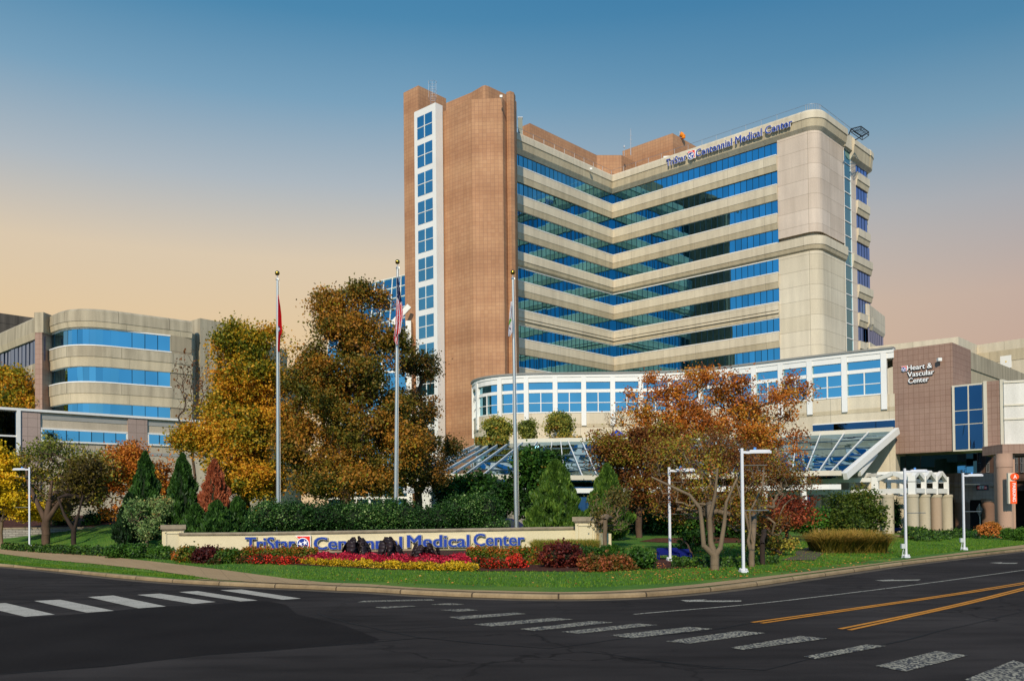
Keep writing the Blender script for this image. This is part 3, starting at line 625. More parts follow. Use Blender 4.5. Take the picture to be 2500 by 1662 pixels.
# ladder with safety hoops
lp = c1_+bck*.4-dcol*.9; t = thing('roof_ladder', (lp.x, lp.y, zc), 'caged access ladder climbing above the white window column', 'ladder')
q = MB()
for s_ in (-.3,.3): q.tube((lp.x+s_, lp.y, zc-.3), (lp.x+s_, lp.y, zc+2.8), .025, n=5)
for k in range(9): q.tube((lp.x-.3, lp.y, zc+k*.32), (lp.x+.3, lp.y, zc+k*.32), .015, n=4)
q.build('rungs', GREYM, t); q = MB()
for hz_ in (.7, 1.7, 2.9):
    P = [(lp.x+.55*math.cos(a_), lp.y-.5+.5*math.sin(a_), zc+hz_) for a_ in np.linspace(0, 2*PI, 13)]
    for a_, b_ in zip(P[:-1], P[1:]): q.tube(a_, b_, .018, n=4)
for s_ in (-.5,0,.5): q.tube((lp.x+s_, lp.y-.9, zc+.7), (lp.x+s_, lp.y-.9, zc+2.9), .015, n=4)
q.build('safety_cage', GREYM, t)
def camera_box(u, v, A, d, label):
    p = wallhit(u, v, A, d); t = thing('security_camera', p, label, 'camera'); n_ = Vector((d.y,-d.x,0))
    q = MB(); q.tube(p, p+n_*.35, .04, n=6); q.build('bracket', WHITE, t); q = MB(); q.cbox(p+n_*.45, .35, .35, .3); q.build('housing', WHITE, t)
camera_box(1226, 249, a.lerp(b,0), (b-a), 'small white camera near the rounded top of the brown tower')
camera_box(1437, 415, Vp+Vector((-hl.y,hl.x))*-.0+Vector((.7286,-.6849))*.84, -hl, 'tiny camera on the left arm of the tower parapet')
# ------------------------------------------------------------------ curved white-framed wing
cw = thing('curved_wing', (12,100,1), 'low curved beige wing with white piers and blue square windows', 'building')
ctr = [(1156,1.075),(1157,1.062),(1163,1.045),(1180,1.028),(1210,1.014),(1250,1.006),(1300,1.0),(1380,1.0),(1440,1.0),(1534,1.0),(1640,.996),(1731,.98),(1815,.954),(1884,.934),(1958,.912),(2060,.886),(2184,.8585)]
D0 = 100
cpath = [(at(u, 960, D0*k).x, D0*k) for u, k in ctr]; cpath = smooth(cpath, 1)
SILL, WTOP, HEAD, ROOFZ = 13.62, 17.06, 17.1, 18.0
cum = [0]
for a, b in zip(cpath[:-1], cpath[1:]): cum.append(cum[-1]+math.hypot(b[0]-a[0], b[1]-a[1]))
def cpt(s):
    j = min(len(cpath)-2, max(0, int(np.searchsorted(cum, s))-1)); t = (s-cum[j])/(cum[j+1]-cum[j]); a, b = Vector(cpath[j]), Vector(cpath[j+1]); return a.lerp(b, t), (b-a).normalized()
q = MB(); q.sweep(cpath, [(-2,1),(0,1),(0,SILL-.02),(-2,SILL-.02)]); q.build('wall', BE, cw)
q = MB(); q.sweep(cpath, [(-.02,11.95),(.03,11.95),(.03,12.35),(-.02,12.35)]); q.build('wall_stripe', BED, cw)
q = MB(); q.sweep(cpath, [(-1.5,HEAD),(.12,HEAD),(.12,17.62),(.2,17.66),(.2,18.0),(-1.5,18.0)]); q.build('fascia', WHITE, cw)
q = MB(); q.sweep(cpath, [(-.8,18.0),(.34,18.0),(.36,18.18),(-.8,18.2)]); q.build('gutter_edge', mat('gutter_grey', '#8d8a82', .5), cw)
q = MB(); q.prism([(p[0],p[1]+.6) for p in cpath[4:]]+[(40.5,92),(40,125),(-2,125)], 17.4, 17.9); q.build('roof', ROOF, cw)
rp_ = [p for p in cpath if p[0] > at(1975,1000,90).x]; q = MB(); q.sweep(rp_, [(.02,10.05),(.02,11.05)], closed=False); o = q.build('ribbon_window', DKG, cw); q = MB(); q.sweep(rp_, [(0,11.02),(.08,11.02),(.08,11.12),(0,11.12)]); q.sweep(rp_, [(0,9.98),(.08,9.98),(.08,10.08),(0,10.08)]); q.build('window_frame', WHITE, o)
bays = []; us_ = [1156,1172,1226,1291,1361,1431,1501,1571,1641,1716,1783,1848,1914,1984.5,2070,2166]
def s_of_u(u):
    best = min(np.arange(0, cum[-1], .05), key=lambda s: abs(at(1250,960,1).x*0+(lambda p: 1250+F_*(p.x/p.y)*1.0-u-(-3))(cpt(s)[0]))); return best
ss = [s_of_u(u) for u in us_]
pw = 1.02*.5
q_ = []
for k, s in enumerate(ss):
    p, d = cpt(s); n_ = Vector((d.y,-d.x)); bot = SILL-1.5 if k not in (0,) else SILL-2.2; hw = .27
    q = MB(); q.box((p.x-d.x*hw-n_.x*.2, p.y-d.y*hw-n_.y*.2, bot), (d.x*2*hw,d.y*2*hw,0), (n_.x*.42,n_.y*.42,0), (0,0,17.64-bot)); q.build('pier', WHITE, cw)
for s0, s1 in zip(ss[:-1], ss[1:]):
    n = max(1, int((s1-s0)/1.2)); pts = [P2(cpt(s0+(s1-s0)*k/n)[0]) for k in range(n+1)]
    g = MB(); g.sweep(pts, [(-.12,SILL),(-.12,WTOP)], closed=False); o = g.build('window', BLUE2, cw)
    fr = MB(); fr.sweep(pts, [(-.1,SILL-.02),(.06,SILL-.02),(.06,SILL+.12),(-.1,SILL+.12)]); fr.sweep(pts, [(-.1,15.9),(.04,15.9),(.04,16.27),(-.1,16.27)]); fr.sweep(pts, [(-.1,14.72),(0,14.72),(0,14.80),(-.1,14.80)])
    p, d = cpt((s0+s1)/2); n_ = Vector((d.y,-d.x)); fr.box((p.x-d.x*.05-n_.x*.12, p.y-d.y*.05-n_.y*.12, SILL), (d.x*.1,d.y*.1,0), (n_.x*.14,n_.y*.14,0), (0,0,15.95-SILL)); fr.build('window_frame', WHITE, o)
# set-back beige roof storey behind it
rb_ = [P2(onz(u, v, 20.6)) for u, v in [(1500,921),(1700,900),(1950,868),(2197,838),(2340,822),(2386,842),(2520,822)]]
ub = thing('rear_block', (60,105,1), 'plain beige block rising behind the tiled heart centre wall', 'building')
q = MB(); q.prism([P2(onz(u, v, 24.2)) for u, v in [(2120,847),(2340,822),(2386,842),(2540,820)]]+[(110,165),(60,165)], 10, 24.2, 0, mt=1); q.build('wall', [BE, ROOF], ub)
Ad = Vector(P2(onz(2386,842,24.2))); dd = (Vector(P2(onz(2540,820,24.2)))-Ad).normalized()
def wallpanel(A, d, u0, v0, u1, v1, th, name, m, parent, off=0):
    a = wallhit(u0, v0, A, d); b = wallhit(u1, v1, A, d); n_ = Vector((d.y,-d.x)); q = MB()
    q.box((a.x+n_.x*off, a.y+n_.y*off, min(a.z,b.z)), (b.x-a.x,b.y-a.y,0), (n_.x*th,n_.y*th,0), (0,0,abs(b.z-a.z))); return q.build(name, m, parent)
wallpanel(Ad, dd, 2442,870,2470,897, .06, 'door', WHITE, ub, .0)
wallpanel(Ad, dd, 2388,863,2530,872, .05, 'wall_stripe', BED, ub, .0)
wallpanel(Ad, dd, 2455,881,2458,884, .03, 'door_notice', mat('yellow_notice', '#E3B82E', .5), ub, .07)
# ------------------------------------------------------------------ heart centre block
A0 = Vector(P2(at(2183,1100,86))); hd = hr.copy(); hn = Vector((hd.y,-hd.x))
ht = thing('heart_centre_block', (38,84,1), 'brown tiled block carrying white heart centre lettering', 'building')
ztop = wallhit(2200,852,A0,hd).z; zbot = wallhit(2200,1107,A0,hd).z
def sat(u, v=1000): p = wallhit(u, v, A0, hd); return (Vector((p.x,p.y))-A0).dot(hd)
s0, s1 = 0, sat(2328, 1000); 
B0 = A0+hd*s1; deep = Vector((-hn.x,-hn.y))
q = MB(); q.prism([P2(A0), P2(B0), P2(B0+deep*5.6), P2(A0+deep*5.6)], zbot, ztop, 0, mt=1); q.build('tiled_wall', [TILE2, ROOF], ht)
q = MB(); q.prism([P2(A0-hd*7+deep*4), P2(A0+hd*.2+deep*.4), P2(A0+hd*.2+deep*2.5), P2(A0-hd*7+deep*6)], 7.6, 10.4, 0); q.build('link_wall', BW, ht)
# window bay
s2, s3, s4 = sat(2331,1020), sat(2402,1020), sat(2446,1020)
zw0, zw1 = wallhit(2331,1099,A0,hd).z, wallhit(2331,944,A0,hd).z
g = MB(); Wp = A0+hn*.25
q = MB(); q.prism([P2(A0+hd*(s2-.15)+hn*.2), P2(A0+hd*(s3+.2)+hn*.2), P2(A0+hd*(s3+.2)+deep*4), P2(A0+hd*(s2-.15)+deep*4)], zw0-.1, zw1+.1, 0); q.build('bay_frame', CREAM, ht)
rows = [0,.385,.6,1]; 
for i in range(3):
    for j in range(2):
        sa = s2+(s3-s2)*j/2+.1; sb = s2+(s3-s2)*(j+1)/2-.04; za = zw0+(zw1-zw0)*(1-rows[i+1])+.05; zb3 = zw0+(zw1-zw0)*(1-rows[i])-.05
        g = MB(); pa_, pb_ = Wp+hd*sa, Wp+hd*sb; g.face([(pa_.x,pa_.y,za),(pb_.x,pb_.y,za),(pb_.x+.01,pb_.y,zb3),(pa_.x,pa_.y,zb3)]); g.build('window_pane', DKG, ht)
zp0, zp1 = wallhit(2440,1111,A0,hd).z, wallhit(2430,930,A0,hd).z
q = MB(); q.prism([P2(A0+hd*(s3+.25)+hn*.3), P2(A0+hd*s4+hn*.3), P2(A0+hd*s4+deep*2.5), P2(A0+hd*(s3+.25)+deep*2.5)], zp0, zp1, 0); q.build('tiled_pilaster', TILE2, ht)
for s_ in (s3+.1, s4-.02): q = MB(); q.prism([P2(A0+hd*s_+hn*.4), P2(A0+hd*(s_+.28)+hn*.4), P2(A0+hd*(s_+.28)+deep*2), P2(A0+hd*s_+deep*2)], zp0, zp1+.05, 0); q.build('edge_trim', CREAM, ht)
# receding grey parapet and blue glass behind the bay
g0_, g1_ = Vector(P2(onz(2356,853,18.0))), Vector(P2(onz(2520,920,18.0)))
q = MB(); q.sweep([P2(g0_), P2(g1_)], [(-.5,18),(0,18),(0,16.3),(-.1,16.25),(-.25,14.1),(-.5,14.1)], mats=[0,0,1,1,1,0]); q.build('side_parapet', [CONC, BED], ht)
panes([P2(g0_), P2(g1_)], 9, 14.1, 1.0, LAV, 'side_window', ht, 'mullions', off=-.3)
# glass storey under the block
gl = smooth([P2(at(u, 1130, Y)) for u, Y in [(2060,101),(2150,99.6),(2230,96.5),(2300,94),(2350,92.2),(2385,92)]], 1)
o = panes(gl, 5.9, 9.5, 2.2, glassm('lower_storey_glass', (.10,.26,.38), wav=.5), 'lower_window', ht, 'mullions', tilt=.08)
# wall sign
hs = thing('heart_centre_sign', wallhit(2200,910,A0,hd), 'white three-line lettering with a small emblem on the brown tiles', 'sign')
hd3 = Vector((hd.x, hd.y, 0))
def tline(body, ua, va, ub_, vb, capz):
    a = wallhit(ua, va, A0+hn*.02, hd); b = wallhit(ub_, vb, A0+hn*.02, hd); place_text(body, 'lettering', hs, (a.x,a.y,a.z), hd3, (0,0,1), math.hypot(b.x-a.x,b.y-a.y), capz, .16, WHT, mat('letter_shade', '#3a2d2c', .6), .02, .012)
tline('Heart &', 2216,904.5, 2277,897, .48); tline('Vascular', 2217,920.5, 2282,912, .48); tline('Center', 2219,936, 2269,930, .48)
a = wallhit(2202,907.5,A0,hd); emblem(hs, (a.x,a.y,a.z), hd3, (0,0,1), .5, .14)
camera_box(2297, 879, A0, hd, 'small white camera right of the white heart centre lettering')
# ------------------------------------------------------------------ glass canopy
gc = thing('glass_canopy', (20,88,1), 'long sloping blue glass canopy with white rafters over the entrance', 'canopy')
def R5(x, y): return (1100+x/3.647, 820+y/3.647)
rf = [((1160,1087),(985,1165)),((1182,1085),(1020,1165)),((1201,1084),(1058,1165)),((1221,1082.5),(1092,1165)),((1244,1081.5),(1128,1165)),((1277,1080),(1172,1166)),((1312,1078.5),(1250,1167)),((1348,1078),(1335,1168)),((1368.7,1077.5),(1378,1168)),((1386.5,1077),(1424,1168)),((1420,1077),(1460,1168)),((1453.7,1077),(1494,1167)),((1488,1076),(1532,1167)),((1523,1075),(1570,1167)),((1560,1075),(1606,1166)),((1600,1074.5),(1650,1166)),((1640,1074),(1700,1165)),((1690,1073),(1745,1164)),((1740,1072),(1790,1163)),((1790,1071),(1830,1162)),((1840,1069),(1868,1161)),((1889,1067),(1904,1160)),((1944,1064),(1934,1159)),((2003,1061),(1965,1158)),((2061,1058.5),(1995,1157.5)),((2121,1055),(2024,1157)),((2181,1051.5),(2053,1157))]
ZT, ZB = 9.9, 5.5
T = [onz(u, v, ZT) for (u, v), _ in rf]; B = [onz(u, v, ZB) for _, (u, v) in rf]
g = MB(); fr = MB(); mu = MB()
for k in range(len(rf)-1):
    rows_ = 5
    for j in range(rows_):
        a, b = T[k].lerp(B[k], j/rows_), T[k+1].lerp(B[k+1], j/rows_); c, d = T[k+1].lerp(B[k+1], (j+1)/rows_), T[k].lerp(B[k], (j+1)/rows_)
        g.face([a, b, c, d]); 
        if j: mu.beam(a+Vector((0,0,.03)), b+Vector((0,0,.03)), .05, .05)
go = g.build('glazing', SKYG, gc); mu.build('glazing_bars', mat('bar_grey', '#43565f', .4, .3), go)
for k in range(len(rf)): q = MB(); q.beam(T[k]+Vector((0,-.05,.07)), B[k]+Vector((0,-.05,.06)), .085, .12); q.build('rafter', WHITE, gc)
for P_, hh, ww in ((T,.55,.5),(B,.45,.4)):
    q = MB(); q.sweep([P2(p) for p in P_], [(-ww,P_[0].z-hh*.5+.1),(.1,P_[0].z-hh*.5+.1),(.1,P_[0].z+hh*.5+.1),(-ww,P_[0].z+hh*.5+.1)])
    q.build('edge_beam', CREAM, gc)
q = MB(); q.sweep([P2(p) for p in B], [(-.3,4.15),(.0,4.15),(.0,4.6),(-.3,4.6)]); q.build('lower_beam', WHITE, gc)
for k in range(8, 26, 3): q = MB(); p = B[k]; q.cbox((p.x, p.y+.4, (ZB+.3)/2), .45, .4, ZB-.3, .1); q.build('post', WHITE, gc)
# raking end truss
q = MB(); a, b = wallhit(2190,1062,A0+hn*.5,hd), onz(2056,1163,5.3); a = Vector((T[-1].x+.3, T[-1].y-.2, ZT)); b = Vector((B[-1].x+.3, B[-1].y-.2, ZB-.2))
q.beam(a, b, .4, .62); q.build('end_beam', WHITE, gc); q = MB(); q.beam(at(2138,1106,83), at(2098,1156,80), .3, .45); q.build('end_beam', WHITE, gc)
# terrace slab and inner glass wall
tp = [P2(p) for p in T]; q = MB(); inner = [(p[0], p[1]) for p in cpath]
q.prism(tp[2:]+[(x, y+.3) for x, y in inner[::-1] if x < 37][:-6], 9.3, 9.75, 0); q.build('terrace', CREAM, gc)
q = MB(); q.sweep([(p.x+.1, p.y+1.0) for p in T[3:]], [(-.3,.6),(0,.6),(0,9.2),(-.3,9.2)]); o = q.build('inner_wall', DKG, gc)
# entrance piers glimpsed under the trees
for k, (u, wd) in enumerate([(1178,30),(1265,40),(1080,26)]):
    p = at(u, 1270, 76); t = thing('entrance_pier', (p.x, p.y, 1), ['grey round pier behind the hedge left of the third flagpole','grey round pier behind the parked dark blue car','shaded round pier behind the rust tree'][k], 'pillar', 'round piers of the entrance')
    q = MB(); q.lathe((p.x, p.y, 0), [(.95,.3),(.95,3.9)], 20); q.build('shaft', noisy('pier_grey', '#8d8579', .1), t, True); q = MB(); q.lathe((p.x, p.y, 0), [(1.0,3.9),(1.08,4.0),(1.08,4.2),(0,4.2)], 20); q.build('cap', CREAM, t)
# ------------------------------------------------------------------ white pergola on round columns
pg = thing('pergola', (36,82,0), 'white steel pergola with pitched gable frames along the colonnade', 'pergola')
cols = [(1993,1295,84),(2139,1299,80.5),(2169,1301,79),(2229,1305,77.5),(2257.6,1300,79.4),(2286,1298.5,81),(2312.5,1296,82.5),(2015,1292,88),(2081,1293,87),(2200,1294,86)]
cl_lab = ['round concrete column at the left end of the pergola','round concrete column right behind the big loose shrub','round concrete column just left of the blue garden chair','large front round column right of the blue garden chair','second round column of the close row right of the chair','third round column of the close row, rust stained','last round column at the right end of the row','shaded round column touching the pergola end column','round column hidden by the big loose shrub','shaded round column behind the blue garden chair']
CP = []
ccv = noisy('rust_streak_concrete', '#A8927A', .25, .8, 22, .85, stretch=(1,1,.1))
for k, (u, v, kd) in enumerate(cols):
    p = at(u, v, kd); CP.append(p); r = .5
    t = thing('concrete_column', (p.x, p.y, p.z), cl_lab[k], 'column', 'round columns under the pergola')
    top = 3.65; q = MB(); q.lathe((p.x, p.y, 0), [(r,p.z-.9),(r,top-.28)], 24); q.build('shaft', ccv if k == 5 else COLC, t, True)
    q = MB(); q.lathe((p.x, p.y, 0), [(r+.0,top-.28),(r+.04,top-.26),(r+.04,top-.05),(r-.03,top),(0,top)], 24); q.build('capital', COLC, t)
def bar(a, b, z, wd, hh, name='beam'):
    q = MB(); q.beam((a[0],a[1],z), (b[0],b[1],z), wd, hh); return q.build(name, WHITE, pg)
fl = [CP[0], CP[1], CP[3]]; 
ext = CP[0]+(CP[0]-CP[1]).normalized()*6
for z_, hh in ((3.97,.44),(5.05,.4)):
    bar(ext, CP[0], z_, .35, hh); bar(CP[0], CP[1], z_, .35, hh); 
    if z_ < 4.5: bar(CP[1], CP[3], z_, .35, hh); [bar(CP[i], CP[i+1], z_, .35, hh) for i in (3,4,5)]; bar(CP[7], CP[9], z_, .3, hh)
mid1 = CP[0].lerp(CP[1], .33); mid2 = CP[0].lerp(CP[1], .68)
for k, p in enumerate([ext, ext.lerp(CP[0],.5), CP[0], mid1, CP[1], CP[3], CP[4], CP[5], CP[6], CP[7], CP[8], CP[9], mid1+Vector((.4,3,0))]):
    wd = .6 if k in (4,5) else .42; q = MB(); q.cbox((p.x, p.y, 4.45), wd, wd*.8, 1.7, -.6); q.build('post', WHITE, pg)
def gable(a, b, rise, name='gable'):
    m = (a+b)/2; q = MB(); A_ = Vector((a.x,a.y,4.98)); B_ = Vector((b.x,b.y,4.98)); C_ = Vector((m.x,m.y,4.98+rise*.68))
    q.beam(A_, C_, .3, .36); q.beam(C_, B_, .3, .36); return q.build(name, WHITE, pg)
gable(CP[1], CP[3], .85); gable(CP[3], CP[4], 1.0); gable(CP[4], CP[5], 1.0); gable(CP[5], CP[6], 1.0)
offb = Vector((-2.0,6,0)); gable(CP[1]+offb, CP[3]+offb, .85); gable(CP[1]+offb*.5, CP[3]+offb*.5, .85)
for i, rise in ((1,.85),):
    m = (CP[1]+CP[3])/2; q = MB(); q.beam((m.x,m.y,5.5), (m.x+offb.x,m.y+offb.y,5.5), .25, .3); q.build('ridge', WHITE, pg)
for i in (3,4,5):
    m = (CP[i]+CP[i+1])/2; q = MB(); q.beam((m.x,m.y,5.6), (m.x-3,m.y+1.5,5.6), .25, .25); q.build('ridge', WHITE, pg)
    q = MB(); a = CP[i+1]; q.beam((a.x,a.y,4.9), (a.x-3,a.y+1.5,4.9), .22, .3); q.build('rafter', WHITE, pg); q = MB(); q.cbox((a.x-2.6,a.y+1.4,4.4), .35,.35,1.7); q.build('post', WHITE, pg)
# ------------------------------------------------------------------ parking garage, sky bridge
ga = thing('parking_garage', (60,112,0), 'shaded brown parking building with tall slit windows behind the bridge pillar', 'building')
GA, GB = Vector(P2(at(2300,1150,104))), Vector(P2(at(2540,1150,92))); gd = (GB-GA).normalized(); gn = Vector((gd.y,-gd.x))
q = MB(); q.prism([P2(GA), P2(GB), P2(GB+Vector((6,25))), P2(GA+Vector((4,25)))], 4.2, 12, 0); q.build('upper_wall', DBR, ga)
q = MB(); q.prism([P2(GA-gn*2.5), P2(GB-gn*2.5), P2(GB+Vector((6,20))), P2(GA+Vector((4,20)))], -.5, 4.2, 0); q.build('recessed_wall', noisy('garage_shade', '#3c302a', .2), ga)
q = MB(); q.sweep([P2(GA), P2(GB)], [(0,5.2),(.25,5.2),(.3,5.5),(.25,5.8),(0,5.8)]); q.sweep([P2(GA), P2(GB)], [(0,4.15),(.2,4.15),(.2,4.5),(0,4.5)]); q.build('string_course', DBR, ga)
for u in (2393,2413,2433,2469,2483,2497):
    a = wallhit(u-3.6,1150,GA,gd); b = wallhit(u+3.6,1150,GA,gd); za, zb3 = wallhit(u,1153,GA,gd).z, wallhit(u,1100,GA,gd).z
    q = MB(); q.box((a.x+gn.x*.02,a.y+gn.y*.02,za), (b.x-a.x,b.y-a.y,0), (gn.x*.04,gn.y*.04,0), (0,0,zb3-za)); o = q.build('slit_window', DKG, ga)
    fr = MB(); l = (b-a)
    for t_ in (0,.5,.93): fr.box((a.x+l.x*t_+gn.x*.06,a.y+l.y*t_+gn.y*.06,za), (l.x*.08,l.y*.08,0), (gn.x*.04,gn.y*.04,0), (0,0,zb3-za))
    for t_ in (0,.42): fr.box((a.x+gn.x*.06,a.y+gn.y*.06,za+(zb3-za)*t_), (l.x,l.y,0), (gn.x*.05,gn.y*.05,0), (0,0,.08))
    fr.build('window_frame', noisy('pale_frame', '#8d8a86', .1), o)
# curved brown low wall with arcade under the block
ar = thing('arcade_building', (44,96,0), 'low brown tiled arcade curving under the heart centre block', 'building')
arp = smooth([P2(at(u, 1180, Y)) for u, Y in [(2190,99),(2260,95),(2320,92),(2365,91),(2400,92),(2460,93)]], 1)
q = MB(); q.sweep(arp, [(-.8,3.2),(0,3.2),(0,4.55),(.12,4.6),(.12,4.95),(0,5.0),(0,6.0),(-.8,6.0)]); q.build('fascia', TILE2, ar)
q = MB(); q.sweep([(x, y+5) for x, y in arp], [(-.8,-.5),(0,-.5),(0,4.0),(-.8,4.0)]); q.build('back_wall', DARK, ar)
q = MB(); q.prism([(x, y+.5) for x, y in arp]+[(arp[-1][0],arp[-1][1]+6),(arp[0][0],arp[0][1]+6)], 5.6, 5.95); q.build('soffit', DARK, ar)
for k, (u, v, w2) in enumerate([(2350,1296,34),(2413,1288,29)]):
    p = at(u, v, 88-k*2); t = thing('arcade_column', (p.x,p.y,0), ['brown square-backed column in shade right of the pergola','brown column behind the orange hydrangea'][k], 'column', 'brown arcade columns'); r = w2/2*p.y/F_
    q = MB(); q.lathe((p.x,p.y,0), [(r,p.z-.2),(r,3.15)], 20); q.build('shaft', noisy('brown_column%d' % k, '#80614E', .12, .6, 20), t, True); q = MB(); q.lathe((p.x,p.y,0), [(r+.03,2.95),(r+.03,3.25),(0,3.25)], 20); q.build('capital', TILE2, t)
aA = Vector(P2(at(2382,1190,91))); aD = Vector((1,-.05)).normalized()
es = thing('exit_sign', wallhit(2396,1190,aA,aD), 'dark EXIT ONLY sign with two red circles over the garage exit', 'sign')
wallpanel(aA, aD, 2382,1196.5,2410.5,1183.5, .12, 'panel', mat('sign_dark', '#2c2f38', .5), es, .15); a = wallhit(2391.5,1193,aA+Vector((0,-.29)),aD); b = wallhit(2403,1193,aA+Vector((0,-.29)),aD)
place_text('EXIT ONLY', 'lettering', es, a, (aD.x,aD.y,0), (0,0,1), (b-a).length, .3, .02, WHT)
for u in (2389,2405.5):
    p = wallhit(u,1190,aA+Vector((0,-.28)),aD); q = MB(); q.tube(p, p+Vector((0,-.04,0)), .17, n=16); o = q.build('no_entry_symbol', RED, es); q = MB(); q.cbox(p+Vector((0,-.06,0)), .24, .02, .06); q.build('bar', WHT, o)
rs2 = thing('red_sign', wallhit(2430,1190,aA,aD), 'small red sign partly behind the tall bridge pillar', 'sign'); wallpanel(aA, aD, 2428,1196,2440,1184, .1, 'panel', RED, rs2, .15)
a = wallhit(2430.5,1193,aA+Vector((0,-.27)),aD); place_text('N', 'lettering', rs2, a, (aD.x,aD.y,0), (0,0,1), .16, .25, .02, WHT)
# sky bridge
br = thing('sky_bridge', (44,78,9), 'enclosed pedestrian bridge with white wall panels leaving the frame on the right', 'bridge')
bA = A0+hd*(s4+.3)+hn*.5; bd = Vector((.93,-.36)).normalized(); bn = Vector((bd.y,-bd.x)); zz0, zz1 = wallhit(2455,1088,bA,bd).z, wallhit(2455,930,bA,bd).z
q = MB(); bE = bA+bd*14; q.prism([P2(bA), P2(bE), P2(bE-bn*4), P2(bA-bn*4)], zz0, zz1, 0); q.build('white_panels', grid('bridge_panels', '#D9D6CC', '#D6D2C8', 1.9, 50, .02, '#9a9688', streak=.1), br)
for z_ in (zz0+.02, zz0+2.35, zz0+3.6, zz1-.15): q = MB(); q.sweep([P2(bA), P2(bE)], [(0,z_-.04),(.09,z_-.04),(.09,z_+.1),(0,z_+.1)]); q.build('rail', CREAM, br)
q = MB(); q.prism([P2(bA-bn*.5), P2(bE-bn*.5), P2(bE-bn*3.5), P2(bA-bn*3.5)], zz0-.9, zz0, 0); q.build('girder', DARK, br)
pb = at(2455,1315,77); pl = thing('bridge_pillar', (pb.x,pb.y,pb.z), 'very tall pinkish round pillar holding up the sky bridge', 'pillar')
pc = noisy('pillar_pink', '#B08E78', .12, .5, 24, .85, stretch=(1,1,.2)); q = MB(); q.lathe((pb.x,pb.y,0), [(.62,pb.z-.4),(.66,zp0-1.25)], 28); q.build('shaft', pc, pl, True)
q = MB(); q.lathe((pb.x,pb.y,0), [(.68,zp0-1.22),(.68,zp0-.65),(.66,zp0-.62),(.66,zp0-.02)], 28); q.build('capital', pc, pl, True)
q = MB(); q.prism([(pb.x-.2,pb.y+.3),(pb.x+1.1,pb.y+.3),(pb.x+1.2,pb.y+1.3),(pb.x-.2,pb.y+1.3)], pb.z-.4, zp0-.1, 0); q.build('rear_fin', pc, pl)
q = MB(); q.prism([(pb.x-.3,pb.y-.3),(pb.x+1.5,pb.y-.5),(pb.x+1.5,pb.y+3),(pb.x-.3,pb.y+3)], zp0-.02, zp0+.8, 0); q.build('bracket', TILE2, pl)
# parking sign
ps = thing('parking_sign', at(2475,1230,75), 'tall orange PARKING blade sign with a round letter A', 'sign'); Yp = 75.4
def fp_(u, v, Y=Yp): return at(u, v, Y)
a, b = fp_(2462.5,1229), fp_(2481,1154); q = MB(); q.box((a.x,Yp,a.z), (.14,0,0), (0,.25,0), (0,0,b.z-a.z)); q.box((a.x+.14,Yp+.02,a.z), (b.x-a.x-.3,0,0), (0,.2,0), (0,0,b.z-a.z)); q.build('post', CREAM, ps)
a, b = fp_(2466.5,1229), fp_(2481,1174); q = MB(); q.box((a.x,Yp-.06,a.z), (b.x-a.x,0,0), (0,.08,0), (0,0,b.z-a.z)); q.build('panel', ORANGE, ps)
a = fp_(2470.5,1179); b = fp_(2470.5,1224); place_text('PARKING', 'lettering', ps, (a.x,Yp-.06,a.z), (0,0,-1), (1,0,0), a.z-b.z, (fp_(2478.5,1200).x-a.x), .02, WHT)
c = fp_(2476.5,1163); q = MB(); 
P_ = [(c.x+.36*math.cos(2*PI*k/28), c.z+.29*math.sin(2*PI*k/28)) for k in range(28)]; q.face([(x,Yp-.08,z) for x, z in P_]); q.face([(x,Yp+.1,z) for x, z in P_[::-1]])
for k in range(28): j = (k+1) % 28; q.face([(P_[k][0],Yp-.08,P_[k][1]),(P_[k][0],Yp+.1,P_[k][1]),(P_[j][0],Yp+.1,P_[j][1]),(P_[j][0],Yp-.08,P_[j][1])])
q.build('disc', ORANGE, ps); place_text('A', 'letter', ps, (c.x-.14,Yp-.08,c.z-.16), (1,0,0), (0,0,1), .28, .32, .02, WHT, offset=.02)
# lower right wing behind tower
rw = thing('rear_wing', (58,140,1), 'low end of a beige wing peeking out right of the tower', 'building')
a, b = Vector(P2(at(2120,800,126))), Vector(P2(at(2157,800,134)))
q = MB(); q.sweep([P2(a), P2(b), (b.x-4,b.y+6)], [(-3,31.8),(0,31.8),(.2,31.6),(.2,28.9),(0,28.4),(-3,28.4)]); q.sweep([P2(a), P2(b), (b.x-4,b.y+6)], [(-3,26.2),(.2,26.2),(.2,12),(-3,12)]); q.build('wall', BE, rw)
panes([P2(a), P2(b)], 26.2, 28.6, 1.2, LAV, 'window_band', rw, 'mullions', off=-.05)
# ------------------------------------------------------------------ buildings on the left
def R1(x, y): return (x/3.485, 700+y/3.485)
lb = thing('left_office_block', (-45,98,1), 'beige office block on the left with a rounded corner and ribbon windows', 'building')
ZP = 23.6
lraw = [R1(*p) for p in [(397,262),(470,228),(550,198),(630,183),(715,176),(800,179),(950,192),(1450,262),(1625,292)]]
lp_ = [P2(onz(u, v, ZP)) for u, v in lraw]
